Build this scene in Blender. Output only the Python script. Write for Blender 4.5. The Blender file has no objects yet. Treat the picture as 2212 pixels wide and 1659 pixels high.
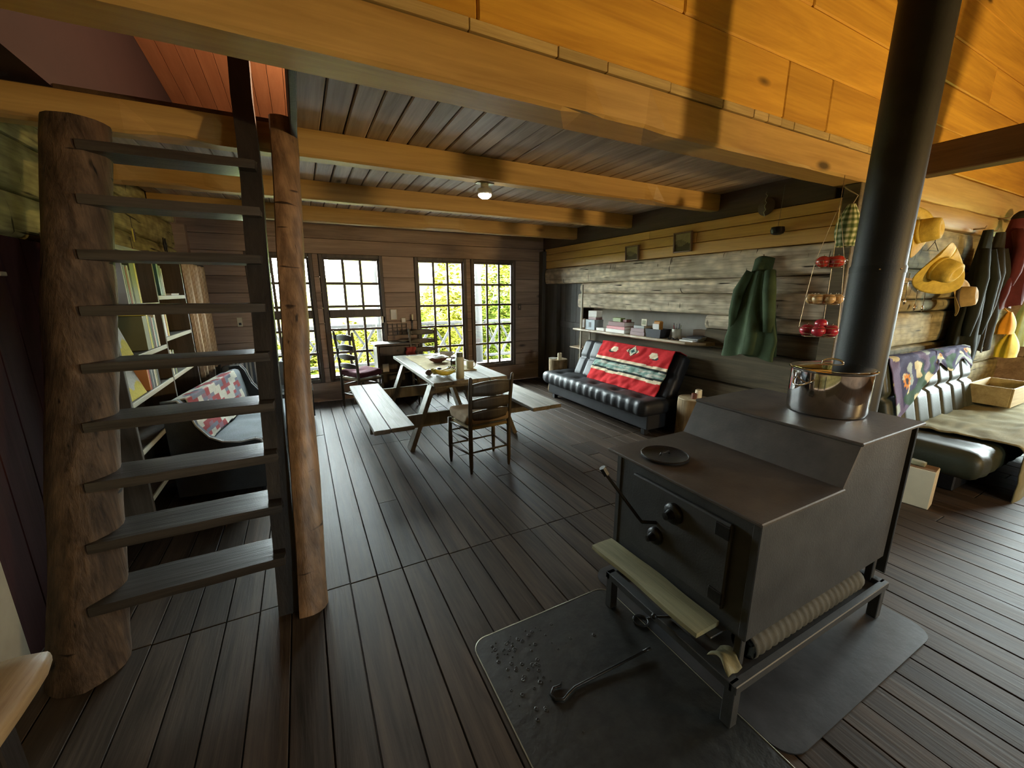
import bpy, bmesh, math, random
from mathutils import Vector, Matrix, noise as mnoise
random.seed(7)
D = bpy.data
S = bpy.context.scene
COL = S.collection
PI = math.pi
V = Vector

# ---------------------------------------------------------------- camera, world, daylight, exposure
CAMH = 1.6
yaw, pit, rol = 0.475705, 0.225143, -0.00365
fw = V((math.sin(yaw)*math.cos(pit), math.cos(yaw)*math.cos(pit), -math.sin(pit)))
rt = V((math.cos(yaw), -math.sin(yaw), 0)); up = rt.cross(fw)
rt, up = rt*math.cos(rol)+up*math.sin(rol), up*math.cos(rol)-rt*math.sin(rol)
cam = D.cameras.new('camera'); cam.sensor_width = 36; cam.lens = 867.6/2212*36; cam.clip_start = .02
co = D.objects.new('camera', cam); COL.objects.link(co)
co.matrix_world = Matrix(((rt.x, up.x, -fw.x, 0), (rt.y, up.y, -fw.y, 0), (rt.z, up.z, -fw.z, CAMH), (0, 0, 0, 1)))
S.camera = co

SKY = 28.0
w = D.worlds.new('World'); S.world = w; w.use_nodes = True
bg = w.node_tree.nodes['Background']; bg.inputs[0].default_value = (.88, .94, 1.0, 1); bg.inputs[1].default_value = SKY

def portal(loc, direction, sx, sy):
    l = D.lights.new('window_portal', 'AREA'); l.shape = 'RECTANGLE'; l.size = sx; l.size_y = sy
    l.cycles.is_portal = True
    o = D.objects.new('window_portal', l); COL.objects.link(o); o.location = loc
    o.rotation_euler = V(direction).to_track_quat('-Z', 'Y').to_euler()
portal((1.4, 6.75, 1.2), (0, -1, 0), 4.2, 2.0)
portal((8.6, .6, 1.4), (-1, 0, 0), 2.1, 1.4)
portal((2.65, -3.65, 1.45), (0, 1, 0), .8, 1.0)

vs = S.view_settings
vs.view_transform = 'Standard'; vs.look = 'None'; vs.gamma = 1; vs.use_curve_mapping = False
vs.exposure = 1.45
S.cycles.max_bounces = 10; S.cycles.diffuse_bounces = 6; S.cycles.glossy_bounces = 4
S.cycles.transparent_max_bounces = 16; S.cycles.caustics_reflective = False; S.cycles.caustics_refractive = False
S.cycles.sample_clamp_indirect = 8; S.cycles.filter_width = 1.1

# ---------------------------------------------------------------- materials
def _nodes(name):
    m = D.materials.new(name); m.use_nodes = True
    nt = m.node_tree; return m, nt, nt.nodes['Principled BSDF']
def c4(c): return (c[0], c[1], c[2], 1)
def mathn(nt, op, a, b=None):
    n = nt.nodes.new('ShaderNodeMath'); n.operation = op
    for i, x in enumerate((a, b)):
        if x is None: continue
        if isinstance(x, (int, float)): n.inputs[i].default_value = x
        else: nt.links.new(x, n.inputs[i])
    return n.outputs[0]
def mixc(nt, fac, a, b, blend='MIX'):
    n = nt.nodes.new('ShaderNodeMix'); n.data_type = 'RGBA'; n.blend_type = blend
    for i, x in ((0, fac), (6, a), (7, b)):
        if isinstance(x, (int, float)): n.inputs[i].default_value = x
        elif isinstance(x, tuple): n.inputs[i].default_value = c4(x)
        else: nt.links.new(x, n.inputs[i])
    return n.outputs[2]
def ramp(nt, fac, stops):
    n = nt.nodes.new('ShaderNodeValToRGB'); e = n.color_ramp.elements
    while len(e) < len(stops): e.new(.5)
    for i, (p, c) in enumerate(stops): e[i].position = p; e[i].color = c4(c)
    nt.links.new(fac, n.inputs[0]); return n.outputs[0]
def coords(nt, scale, rnd=0., kind='Object'):
    tc = nt.nodes.new('ShaderNodeTexCoord'); out = tc.outputs[kind]
    if rnd:
        oi = nt.nodes.new('ShaderNodeObjectInfo'); r = mathn(nt, 'MULTIPLY', oi.outputs['Random'], rnd)
        va = nt.nodes.new('ShaderNodeVectorMath'); va.operation = 'ADD'
        nt.links.new(out, va.inputs[0]); nt.links.new(r, va.inputs[1]); out = va.outputs[0]
    mp = nt.nodes.new('ShaderNodeMapping'); mp.inputs['Scale'].default_value = scale
    nt.links.new(out, mp.inputs[0]); return mp.outputs[0]
def noise(nt, vec, scale=1, detail=4, rough=.55, dist=0.):
    n = nt.nodes.new('ShaderNodeTexNoise'); n.inputs['Scale'].default_value = scale
    n.inputs['Detail'].default_value = detail; n.inputs['Roughness'].default_value = rough; n.inputs['Distortion'].default_value = dist
    nt.links.new(vec, n.inputs['Vector']); return n.outputs[0]
def voro(nt, vec, scale=1, feat='F1'):
    n = nt.nodes.new('ShaderNodeTexVoronoi'); n.feature = feat; n.inputs['Scale'].default_value = scale
    nt.links.new(vec, n.inputs['Vector']); return n
def bumpn(nt, bsdf, h, strength=.3, dist=.01):
    b = nt.nodes.new('ShaderNodeBump'); b.inputs['Strength'].default_value = strength; b.inputs['Distance'].default_value = dist
    nt.links.new(h, b.inputs['Height']); nt.links.new(b.outputs[0], bsdf.inputs['Normal'])
def randval(nt, col, var):
    oi = nt.nodes.new('ShaderNodeObjectInfo')
    mr = nt.nodes.new('ShaderNodeMapRange'); mr.inputs[3].default_value = 1-var; mr.inputs[4].default_value = 1+var
    nt.links.new(oi.outputs['Random'], mr.inputs[0])
    h = nt.nodes.new('ShaderNodeHueSaturation'); nt.links.new(col, h.inputs['Color']); nt.links.new(mr.outputs[0], h.inputs['Value'])
    return h.outputs[0]

def wood(name, dark, light, axis='Y', scale=7, rough=.55, knots=0, bump=.25, var=.18, spec=.4, crack=False, gloss_noise=0):
    m, nt, b = _nodes(name)
    ai = 'XYZ'.index(axis)
    sc = [scale]*3; sc[ai] = scale*.09
    v = coords(nt, sc, 41.)
    n1 = noise(nt, v, 1, 5, .6, 1.4)
    sf = [scale*9]*3; sf[ai] = scale*.28
    n2 = noise(nt, coords(nt, sf, 23.), 1, 3, .6, .3)
    f = mathn(nt, 'ADD', mathn(nt, 'MULTIPLY', n1, .68), mathn(nt, 'MULTIPLY', n2, .32))
    mid = tuple((a+c)/2 for a, c in zip(dark, light))
    col = ramp(nt, f, [(.34, dark), (.5, mid), (.66, light)])
    if knots:
        sk = [4.2]*3; sk[ai] = 1.5
        vo = voro(nt, coords(nt, sk, 17.), knots)
        d = ramp(nt, vo.outputs['Distance'], [(.05, (1, 1, 1)), (.13, (0, 0, 0))])
        sep = nt.nodes.new('ShaderNodeSeparateColor'); nt.links.new(vo.outputs['Color'], sep.inputs[0])
        gate = mathn(nt, 'GREATER_THAN', sep.outputs[0], .32)
        col = mixc(nt, mathn(nt, 'MULTIPLY', d, gate), col, tuple(x*.22 for x in dark))
    if crack:
        s2 = [26.]*3; s2[ai] = 1.6
        cr = noise(nt, coords(nt, s2, 9.), 1, 2, .5, .2)
        d = ramp(nt, cr, [(.27, (1, 1, 1)), (.33, (0, 0, 0))])
        col = mixc(nt, d, col, tuple(x*.25 for x in dark))
        s3 = [3.]*3; s3[ai] = 30.; s3[2 if ai != 2 else 0] = 5.
        c3 = noise(nt, coords(nt, s3, 5.), 1, 1, .5, .2)
        d3 = ramp(nt, c3, [(.24, (1, 1, 1)), (.28, (0, 0, 0))])
        col = mixc(nt, d3, col, tuple(x*.35 for x in dark))
    if crack:
        sv_ = [15.]*3; sv_[ai] = 9.
        vo2 = voro(nt, coords(nt, sv_, 13.), 1)
        col = mixc(nt, .75, col, ramp(nt, vo2.outputs['Distance'], [(.1, (1.3, 1.3, 1.3)), (.75, (.70, .70, .70))]), 'MULTIPLY')
        f = mathn(nt, 'ADD', f, mathn(nt, 'MULTIPLY', vo2.outputs['Distance'], -.5))
    col = randval(nt, col, var)
    nt.links.new(col, b.inputs['Base Color'])
    b.inputs['Roughness'].default_value = rough; b.inputs['Specular IOR Level'].default_value = spec
    if gloss_noise:
        nt.links.new(mathn(nt, 'ADD', rough-gloss_noise/2, mathn(nt, 'MULTIPLY', n1, gloss_noise)), b.inputs['Roughness'])
    if bump: bumpn(nt, b, f, bump, .012)
    return m

def plain(name, col, rough=.5, metal=0., spec=.5, bump=0., bscale=60, var=.12, vscale=5., emit=None, es=0, rnd=0, coat=0):
    m, nt, b = _nodes(name)
    v = coords(nt, (1, 1, 1), 7.)
    n = noise(nt, v, vscale, 4, .6)
    c = ramp(nt, n, [(.3, tuple(x*(1-var) for x in col)), (.7, tuple(min(1, x*(1+var)) for x in col))])
    if rnd: c = randval(nt, c, rnd)
    nt.links.new(c, b.inputs['Base Color'])
    b.inputs['Roughness'].default_value = rough; b.inputs['Metallic'].default_value = metal; b.inputs['Specular IOR Level'].default_value = spec
    if coat: b.inputs['Coat Weight'].default_value = coat; b.inputs['Coat Roughness'].default_value = .2
    if emit: b.inputs['Emission Color'].default_value = c4(emit); b.inputs['Emission Strength'].default_value = es
    if bump: bumpn(nt, b, noise(nt, v, bscale, 3, .6), bump, .004)
    return m

def glassmat(name, tint=(.95, 1, .97), alpha=.1):
    m = D.materials.new(name); m.use_nodes = True; nt = m.node_tree; nt.nodes.clear()
    o = nt.nodes.new('ShaderNodeOutputMaterial'); t = nt.nodes.new('ShaderNodeBsdfTransparent'); t.inputs[0].default_value = c4(tint)
    g = nt.nodes.new('ShaderNodeBsdfGlossy'); g.inputs['Roughness'].default_value = .03
    fr = nt.nodes.new('ShaderNodeFresnel'); fr.inputs[0].default_value = 1.45
    mx = nt.nodes.new('ShaderNodeMixShader'); nt.links.new(fr.outputs[0], mx.inputs[0]); nt.links.new(t.outputs[0], mx.inputs[1]); nt.links.new(g.outputs[0], mx.inputs[2])
    nt.links.new(mx.outputs[0], o.inputs[0]); return m

M = {}
M['floor'] = wood('floor_wood', (.023, .016, .011), (.078, .055, .038), 'Y', 8, .54, 0, .22, .24, .14, gloss_noise=.2)
M['orange'] = wood('orange_pine', (.42, .20, .024), (.68, .37, .05), 'X', 5, .5, 1.0, .15, .10)
M['beam'] = wood('beam_pine', (.34, .19, .055), (.55, .34, .11), 'X', 5, .5, .8, .2, .06)
M['beamedge'] = wood('board_end', (.30, .20, .08), (.55, .40, .18), 'X', 12, .6, 0, .3, .2)
M['ceil'] = wood('ceiling_board', (.27, .20, .13), (.56, .44, .31), 'Y', 6, .55, 1.0, .2, .20)
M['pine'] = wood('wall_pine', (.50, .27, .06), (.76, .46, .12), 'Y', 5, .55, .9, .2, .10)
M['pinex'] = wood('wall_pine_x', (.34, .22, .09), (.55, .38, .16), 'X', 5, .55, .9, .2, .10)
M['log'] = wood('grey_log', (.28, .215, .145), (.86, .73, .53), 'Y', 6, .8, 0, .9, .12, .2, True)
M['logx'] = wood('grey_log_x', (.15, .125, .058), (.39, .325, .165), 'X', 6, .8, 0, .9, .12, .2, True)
M['logleft'] = wood('yellow_log', (.20, .17, .07), (.52, .46, .20), 'Y', 6, .8, 0, .9, .12, .2, True)
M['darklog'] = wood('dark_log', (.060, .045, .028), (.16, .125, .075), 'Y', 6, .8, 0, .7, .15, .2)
M['header'] = wood('dark_header', (.055, .032, .018), (.11, .07, .04), 'Y', 6, .7, 0, .3, .1)
M['front'] = wood('brown_plank_x', (.20, .13, .09), (.42, .29, .21), 'X', 6, .6, .8, .3, .15)
M['frontz'] = wood('brown_plank_z', (.07, .048, .032), (.15, .105, .072), 'Z', 6, .6, 0, .3, .15)
M['door'] = wood('dark_door', (.045, .036, .027), (.085, .07, .055), 'Z', 6, .6, 0, .2, .1)
M['reddoor'] = wood('red_door', (.022, .006, .006), (.042, .012, .011), 'Z', 6, .8, 0, .15, .1, .15)
M['cream'] = plain('cream_board', (.36, .31, .22), .7)
M['plaster'] = plain('grey_plaster', (.30, .27, .23), .9, bump=.2)
M['sash'] = wood('window_wood', (.05, .035, .024), (.11, .08, .055), 'Z', 8, .5, 0, .2, .1)
M['glass'] = glassmat('window_glass')
M['post'] = wood('peeled_log', (.10, .052, .026), (.27, .155, .078), 'Z', 9, .45, 0, .5, .05, .4, True)
M['bark'] = wood('bark_log', (.026, .016, .010), (.125, .078, .046), 'Z', 10, .7, 0, 1., .05, .2, True)
M['stringer'] = wood('dark_stringer', (.011, .009, .008), (.030, .025, .022), 'Z', 7, .55, 0, .3, .1)
M['tread'] = wood('dark_tread', (.022, .018, .015), (.068, .057, .047), 'X', 9, .38, 0, .4, .2)
M['roof'] = wood('loft_ceiling', (.50, .22, .10), (.66, .32, .16), 'Y', 4, .6, 0, .1, .05)
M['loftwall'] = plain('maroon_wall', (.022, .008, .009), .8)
M['nearceil'] = wood('near_ceiling', (.05, .036, .02), (.11, .08, .045), 'X', 5, .6, 0, .1, .1)
M['deck'] = wood('deck_board', (.13, .127, .122), (.23, .225, .215), 'X', 8, .7, 0, .3, .2)
M['rail'] = wood('porch_rail_wood', (.014, .013, .012), (.032, .030, .028), 'Z', 8, .8, 0, .4, .1)
M['lawn'] = plain('meadow', (.10, .105, .022), .9, 0, 0., var=.4, vscale=2)
M['leaf'] = plain('leaf_green', (.042, .056, .006), .9, 0, .0, var=.5, vscale=3)
M['leafy'] = plain('leaf_yellowgreen', (.105, .100, .011), .9, 0, .0, var=.4, vscale=3)
M['trunk'] = wood('bark_brown', (.10, .08, .06), (.2, .17, .13), 'Z', 9, .9, 0, .6, .1)

# ---------------------------------------------------------------- mesh helpers
class MB:
    def __init__(s): s.v = []; s.f = []; s.m = []; s.mi = 0
    def add(s, vs, fs, mi=None):
        o = len(s.v); s.v += [tuple(p) for p in vs]; s.f += [[i+o for i in q] for q in fs]
        s.m += [s.mi if mi is None else mi]*len(fs); return s
    def box(s, a, b, M=None, mi=None):
        x0, y0, z0 = a; x1, y1, z1 = b
        vs = [V((x, y, z)) for z in (z0, z1) for y in (y0, y1) for x in (x0, x1)]
        if M: vs = [M @ p for p in vs]
        return s.add(vs, [(0, 2, 3, 1), (4, 5, 7, 6), (0, 1, 5, 4), (2, 6, 7, 3), (0, 4, 6, 2), (1, 3, 7, 5)], mi)
    def cbox(s, a, b, c=.004, M=None, mi=None):
        """chamfered box, 24 vertices"""
        lo, hi = V(a), V(b); c = min(c, min(hi-lo)*.45); vs = []; idx = {}
        for sx in (0, 1):
            for sy in (0, 1):
                for sz in (0, 1):
                    p = [hi[i] if q else lo[i] for i, q in enumerate((sx, sy, sz))]
                    for ax in range(3):
                        q = list(p)
                        for k in range(3):
                            if k != ax: q[k] += c if (sx, sy, sz)[k] == 0 else -c
                        idx[(sx, sy, sz, ax)] = len(vs); vs.append(V(q))
        fs = []
        for ax in range(3):
            u, w_ = (ax+1) % 3, (ax+2) % 3
            for sd in (0, 1):
                q = []
                for (i, j) in ((0, 0), (1, 0), (1, 1), (0, 1)):
                    k = [0]*3; k[ax] = sd; k[u] = i; k[w_] = j; q.append(idx[(*k, ax)])
                fs.append(q if sd else q[::-1])
            for i in (0, 1):
                for j in (0, 1):
                    k0 = [0]*3; k0[u] = i; k0[w_] = j; k1 = list(k0); k1[ax] = 1
                    q = [idx[(*k0, u)], idx[(*k1, u)], idx[(*k1, w_)], idx[(*k0, w_)]]
                    fs.append(q if (i ^ j) else q[::-1])
        for k in [(x, y, z) for x in (0, 1) for y in (0, 1) for z in (0, 1)]:
            q = [idx[(*k, 0)], idx[(*k, 1)], idx[(*k, 2)]]
            fs.append(q if sum(k) % 2 else q[::-1])
        if M: vs = [M @ p for p in vs]
        return s.add(vs, fs, mi)
    def bar(s, p, q, w_, h, upv=(0, 0, 1), c=.003, mi=None):
        p, q = V(p), V(q); d = (q-p); L = d.length; z = d.normalized()
        x = V(upv).cross(z)
        if x.length < 1e-4: x = V((1, 0, 0)).cross(z)
        x.normalize(); y = z.cross(x)
        Mx = Matrix(((x.x, y.x, z.x, p.x), (x.y, y.y, z.y, p.y), (x.z, y.z, z.z, p.z), (0, 0, 0, 1)))
        return s.cbox((-w_/2, -h/2, 0), (w_/2, h/2, L), c, Mx, mi)
    def tube(s, pts, r, n=8, caps=True, mi=None):
        pts = [V(p) for p in pts]; rs = r if isinstance(r, (list, tuple)) else [r]*len(pts)
        vs = []; fs = []; prev = None
        for i, p in enumerate(pts):
            t = (pts[min(i+1, len(pts)-1)]-pts[max(i-1, 0)]).normalized()
            if prev is None:
                a = V((0, 0, 1)) if abs(t.z) < .9 else V((1, 0, 0)); x = t.cross(a).normalized()
            else:
                x = (prev-t*prev.dot(t)).normalized()
            prev = x; y = t.cross(x)
            for k in range(n):
                an = 2*PI*k/n; vs.append(p+(x*math.cos(an)+y*math.sin(an))*rs[i])
        for i in range(len(pts)-1):
            for k in range(n):
                fs.append((i*n+k, i*n+(k+1) % n, (i+1)*n+(k+1) % n, (i+1)*n+k))
        if caps: fs.append(list(range(n))[::-1]); fs.append([(len(pts)-1)*n+k for k in range(n)])
        return s.add(vs, fs, mi)
    def lathe(s, prof, n=24, c=(0, 0, 0), M=None, mi=None, wob=None):
        vs = []; fs = []
        for i, (r, z) in enumerate(prof):
            for k in range(n):
                an = 2*PI*k/n; rr = r*(wob(an, z) if wob else 1)
                p = V((c[0]+rr*math.cos(an), c[1]+rr*math.sin(an), c[2]+z)); vs.append(M @ p if M else p)
        for i in range(len(prof)-1):
            for k in range(n):
                fs.append((i*n+k, i*n+(k+1) % n, (i+1)*n+(k+1) % n, (i+1)*n+k))
        if prof[0][0] > 1e-4: fs.append(list(range(n))[::-1])
        if prof[-1][0] > 1e-4: fs.append([(len(prof)-1)*n+k for k in range(n)])
        return s.add(vs, fs, mi)
    def prism(s, poly, a, b, fn, mi=None):
        """poly: 2d outline (counter-clockwise), fn(u,v,w)->xyz, from w=a to w=b"""
        n = len(poly); vs = [fn(u, v, a) for u, v in poly]+[fn(u, v, b) for u, v in poly]
        fs = [list(range(n))[::-1], [n+i for i in range(n)]]+[(i, (i+1) % n, n+(i+1) % n, n+i) for i in range(n)]
        return s.add(vs, fs, mi)
    def grid(s, fn, nu, nv, mi=None, wrapu=False):
        vs = [fn(i/nu, j/nv) for j in range(nv+1) for i in range(nu+1)]
        return s.add(vs, [(j*(nu+1)+i, j*(nu+1)+i+1, (j+1)*(nu+1)+i+1, (j+1)*(nu+1)+i) for j in range(nv) for i in range(nu)], mi)
    def cloth(s, fn, nu, nv, t=.008, mi=None):
        """a sheet with thickness: fn(u,v) gives the outer face"""
        g = [[V(fn(i/nu, j/nv)) for i in range(nu+1)] for j in range(nv+1)]
        nr = [[None]*(nu+1) for _ in range(nv+1)]
        for j in range(nv+1):
            for i in range(nu+1):
                du = g[j][min(i+1, nu)]-g[j][max(i-1, 0)]; dv = g[min(j+1, nv)][i]-g[max(j-1, 0)][i]
                nn = du.cross(dv); nr[j][i] = nn.normalized() if nn.length > 1e-9 else V((0, 0, 1))
        vs = [g[j][i] for j in range(nv+1) for i in range(nu+1)]+[g[j][i]-nr[j][i]*t for j in range(nv+1) for i in range(nu+1)]
        N = (nu+1)*(nv+1); I = lambda i, j: j*(nu+1)+i; fs = []
        for j in range(nv):
            for i in range(nu):
                q = (I(i, j), I(i+1, j), I(i+1, j+1), I(i, j+1)); fs.append(q); fs.append(tuple(N+k for k in q[::-1]))
        rim = [I(i, 0) for i in range(nu+1)]+[I(nu, j) for j in range(1, nv+1)]+[I(i, nv) for i in range(nu-1, -1, -1)]+[I(0, j) for j in range(nv-1, 0, -1)]
        for k in range(len(rim)):
            a, b = rim[k], rim[(k+1) % len(rim)]; fs.append((b, a, N+a, N+b))
        return s.add(vs, fs, mi)
    def build(s, name, mats, parent=None, loc=None, smooth=False, rot=None):
        me = D.meshes.new(name); me.from_pydata(s.v, [], s.f)
        if not isinstance(mats, (list, tuple)): mats = [mats]
        for m in mats: me.materials.append(M[m] if isinstance(m, str) else m)
        if len(mats) > 1: me.polygons.foreach_set('material_index', s.m)
        if smooth: me.polygons.foreach_set('use_smooth', [True]*len(me.polygons))
        bm = bmesh.new(); bm.from_mesh(me); bmesh.ops.recalc_face_normals(bm, faces=bm.faces); bm.to_mesh(me); bm.free()
        me.update()
        if smooth == 'auto':
            try: me.set_sharp_from_angle(angle=math.radians(40))
            except Exception: pass
        o = D.objects.new(name, me); COL.objects.link(o)
        if loc is not None: o.location = loc
        if rot is not None: o.rotation_euler = rot
        if parent: o.parent = parent
        return o
def tag(o, label, cat, group=None, kind=None):
    o['label'] = label; o['category'] = cat
    if group: o['group'] = group
    if kind: o['kind'] = kind
    return o
def thing(name, label, cat, loc=(0, 0, 0), rz=0, group=None):
    o = D.objects.new(name, None); COL.objects.link(o); o.location = loc; o.rotation_euler = (0, 0, rz); o.empty_display_size = .05
    return tag(o, label, cat, group)
def struct(name, loc=(0, 0, 0), label=None):
    o = D.objects.new(name, None); COL.objects.link(o); o.location = loc; o['kind'] = 'structure'; o.empty_display_size = .05
    if label: o['label'] = label
    return o
def st(o, label=None):
    o['kind'] = 'structure'
    if label: o['label'] = label
    return o
def copy_tree(o, parent=None):
    c = o.copy(); COL.objects.link(c)
    if parent: c.parent = parent
    for ch in list(o.children): copy_tree(ch, c)
    return c
def nz(x, y=0., z=0.): return mnoise.noise(V((x, y, z)))
def hewn(name, mat, parent, axis, a0, a1, face, depth, z0, z1, amp=.012, sgn=-1, rnd=.02, seed=0., nseg=None):
    """a hewn log lying along axis; its visible face at coordinate 'face', body going 'depth' behind it (sgn: the side the face looks to)"""
    L = a1-a0; n = nseg or max(4, int(L/.12)); m = MB(); vs = []; h = z1-z0
    prof = [(0+rnd*2, 0), (rnd*.6, rnd*.35), (0, rnd*1.2), (-.006, h*.35), (-.008, h*.5), (-.006, h*.65), (0, h-rnd*1.2), (rnd*.6, h-rnd*.35), (rnd*2, h), (depth, h), (depth, 0)]
    for i in range(n+1):
        a = a0+L*i/n
        for j, (d, z) in enumerate(prof):
            if j < 9:
                d = d+amp*nz(a*2.3+seed, z*5, seed)+amp*.5*nz(a*7+seed, z*11, 3)
                if j in (0, 1, 7, 8): z = z+amp*.8*nz(a*1.7, seed+(5 if j > 4 else 0), 9)
            f = face-sgn*max(d, -.05)
            vs.append((a, f, z0+z) if axis == 'X' else (f, a, z0+z))
    k = len(prof); fs = []
    for i in range(n):
        for j in range(k):
            q = (i*k+j, i*k+(j+1) % k, (i+1)*k+(j+1) % k, (i+1)*k+j); fs.append(q)
    fs.append(list(range(k))); fs.append([n*k+j for j in range(k)][::-1])
    m.add(vs, fs); return m.build(name, mat, parent, smooth='auto')
# ================================================================ THE SETTING
WX, WY, LX, HY = 4.0, 6.5, -1.25, 1.75      # right wall, window wall, left wall, log wall above the beam
EX, BY = 8.3, -3.4                          # far right wall, wall behind the viewer
# ---- floor: long boards running towards the windows
fl = MB().box((LX-.1, BY-.1, -.12), (WX+.3, WY+.1, -.03)).box((WX+.3, BY-.1, -.12), (EX+.1, HY+.2, -.03)).build('floor', 'header')
st(fl, 'dark wooden floor of long boards')
W = .145; k0 = math.floor((LX-.083)/W)
for k in range(k0, int((EX-.083)/W)+1):
    x0 = .083+k*W+.003; x1 = x0+W-.006
    if x1 < LX or x0 > EX: continue
    x0 = max(x0, LX); x1 = min(x1, EX)
    ye = WY if x0 < WX else HY
    cuts = [BY, ye]
    if x0 < 2.0: cuts += [2.16+random.uniform(-.004, .004)]
    else: cuts += [random.choice((.35, .9, 1.25, -.4))]
    if x0 < WX: cuts += [random.choice((3.0, 3.6, 4.3, 4.9, 5.4))] if random.random() < .8 else []
    if x0 >= 2 and x0 < WX: cuts += [random.choice((2.7, 3.3))]
    cuts = sorted(cuts)
    for a, b in zip(cuts, cuts[1:]):
        if b-a < .1 or b < -.6: continue
        dz = random.uniform(-.0025, .0012)
        MB().cbox((x0, a+.003, -.028), (x1, b-.003, dz), .0015).build('floor_board', 'floor', fl)

# ---- window wall
wf = struct('wall_front', label='brown plank wall with tall many-paned windows')
WIN = [(-.52, .13, 1), (.36, 1.08, 1), (1.71, 2.42, 0), (2.655, 3.345, 0)]
FR = .075
def planks_x(parent, mat, y0, y1, rows, holes, xa, xb, joint=None):
    for (z0, z1) in rows:
        seg = [(xa, xb)]
        for (hx0, hx1, hz0, hz1) in holes:
            if z1 <= hz0+.01 or z0 >= hz1-.01: continue
            ns = []
            for a, b in seg:
                if hx0 >= b or hx1 <= a: ns.append((a, b)); continue
                if hx0-a > .01: ns.append((a, hx0))
                if b-hx1 > .01: ns.append((hx1, b))
            seg = ns
        for a, b in seg:
            MB().cbox((a+.001, y0+random.uniform(0, .006), z0+.002), (b-.001, y1, z1-.002), .004).build('plank', mat, parent)
holes = [(a-FR, b+FR, .36-FR, 2.06+FR) for a, b, _ in WIN]
rows = [(0, .285), (.285, .5), (.5, .72), (.72, .94), (.94, 1.16), (1.16, 1.38), (1.38, 1.6), (1.6, 1.82), (1.82, 2.135), (2.135, 2.34), (2.34, 2.62)]
planks_x(wf, 'front', WY, WY+.12, rows, holes, LX, WX)
for i, (xa, xb, split) in enumerate(WIN):
    wn = struct('window_%d' % (i+1), label='many-paned window looking out to the porch and bushes')
    z0, z1 = .37, 2.06; y0, y1 = WY-.02, WY+.10
    for a, b in (((xa-FR, y0, z0-FR), (xa-.025, y1, z1+FR)), ((xb+.025, y0, z0-FR), (xb+FR, y1, z1+FR)), ((xa-.025, y0, z1+.025), (xb+.025, y1, z1+FR)), ((xa-.025, y0, z0-FR), (xb+.025, y1, z0-.025))):
        MB().cbox(a, b, .005).build('window_frame', 'sash', wn)
    # sash
    for a, b in (((xa-.025, WY+.02, z0-.025), (xa, WY+.06, z1+.025)), ((xb, WY+.02, z0-.025), (xb+.025, WY+.06, z1+.025)), ((xa, WY+.02, z1), (xb, WY+.06, z1+.025)), ((xa, WY+.02, z0-.025), (xb, WY+.06, z0))):
        MB().cbox(a, b, .003).build('sash', 'sash', wn)
    p = (z1-z0)/5; zc = [z0+p*j for j in range(6)]
    bars = [(z, .017) for z in zc[1:-1]]
    if split:
        bars[2] = (1.385, .011)      # thin strip of glass above the rail
        MB().cbox((xa, WY-.005, 1.235), (xb, WY+.07, 1.355), .006).build('rail', 'sash', wn)
        bars[1] = (1.06, .011); bars[0] = (.72, .011)
        zc = [.37, .72, 1.06, 1.235, 1.355, 1.385, 1.72, 2.06]; cells = [(.37, .72), (.72, 1.06), (1.06, 1.235), (1.355, 1.40), (1.40, 1.73), (1.73, 2.06)]
        bars = [(.72, .017), (1.06, .017), (1.40, .017), (1.73, .017)]
    else: cells = list(zip(zc, zc[1:]))
    cw = (xb-xa)/3
    for z, h in bars: MB().cbox((xa, WY+.025, z-h), (xb, WY+.055, z+h), .003).build('glazing_bar', 'sash', wn)
    for c in (1, 2): MB().cbox((xa+cw*c-.017, WY+.024, z0), (xa+cw*c+.017, WY+.056, z1), .003).build('glazing_bar', 'sash', wn)
    for c in range(3):
        for (a, b) in cells:
            MB().box((xa+cw*c+.008, WY+.038, a+.008), (xa+cw*(c+1)-.008, WY+.042, b-.008)).build('pane', 'glass', wn)
bk_ = [(LX-.2, WX+.3, 2.12, 2.66), (LX-.2, WX+.3, -.1, .30)]+[(a, b, .28, 2.14) for a, b in ((LX-.2, -.595), (.205, .285), (1.155, 1.635), (2.495, 2.58), (3.42, WX+.3))]
m = MB()
for a, b, c, d in bk_: m.box((a, WY+.115, c), (b, WY+.15, d))
m.build('leak_backing', 'header', wf)  # unseen backing added to stop daylight leaking between the planks
# ---- right wall (hewn logs, pine planks on top, a niche with plaster)
wr = struct('wall_right', label='hewn grey log wall with golden pine planks above')
yA, yB = HY+.12, 6.42
for z0, z1, js in ((2.003, 2.125, (4.15,)), (2.13, 2.237, (3.25,)), (2.242, 2.337, (3.95,))):
    cs = [yA]+list(js)+[yB]
    for a, b in zip(cs, cs[1:]):
        MB().cbox((WX-.012+random.uniform(-.004, .003), a+.001, z0), (WX+.1, b-.001, z1), .004).build('plank', 'pine', wr)
MB().cbox((WX+.005, HY+.2, 2.34), (WX+.2, WY, 2.60), .006).build('top_plate', 'header', wr)
hewn('log', 'log', wr, 'Y', yA, 6.35, WX-.045, .28, 1.735, 1.998, .014, -1, .025, 1.)
hewn('log', 'log', wr, 'Y', yA, 5.35, WX+.01, .24, 1.572, 1.737, .02, -1, .03, 2.)
hewn('log', 'log', wr, 'Y', yA, 5.36, WX-.04, .28, 1.35, 1.575, .02, -1, .025, 3.)
hewn('log', 'log', wr, 'Y', yA, 3.03, WX-.01, .24, 1.195, 1.352, .014, -1, .03, 4.)
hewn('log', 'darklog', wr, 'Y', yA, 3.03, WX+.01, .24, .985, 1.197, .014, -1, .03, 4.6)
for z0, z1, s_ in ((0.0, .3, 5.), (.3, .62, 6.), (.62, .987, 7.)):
    hewn('log', 'darklog', wr, 'Y', yA, 5.36, WX, .24, z0, z1, .014, -1, .03, s_)
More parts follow.
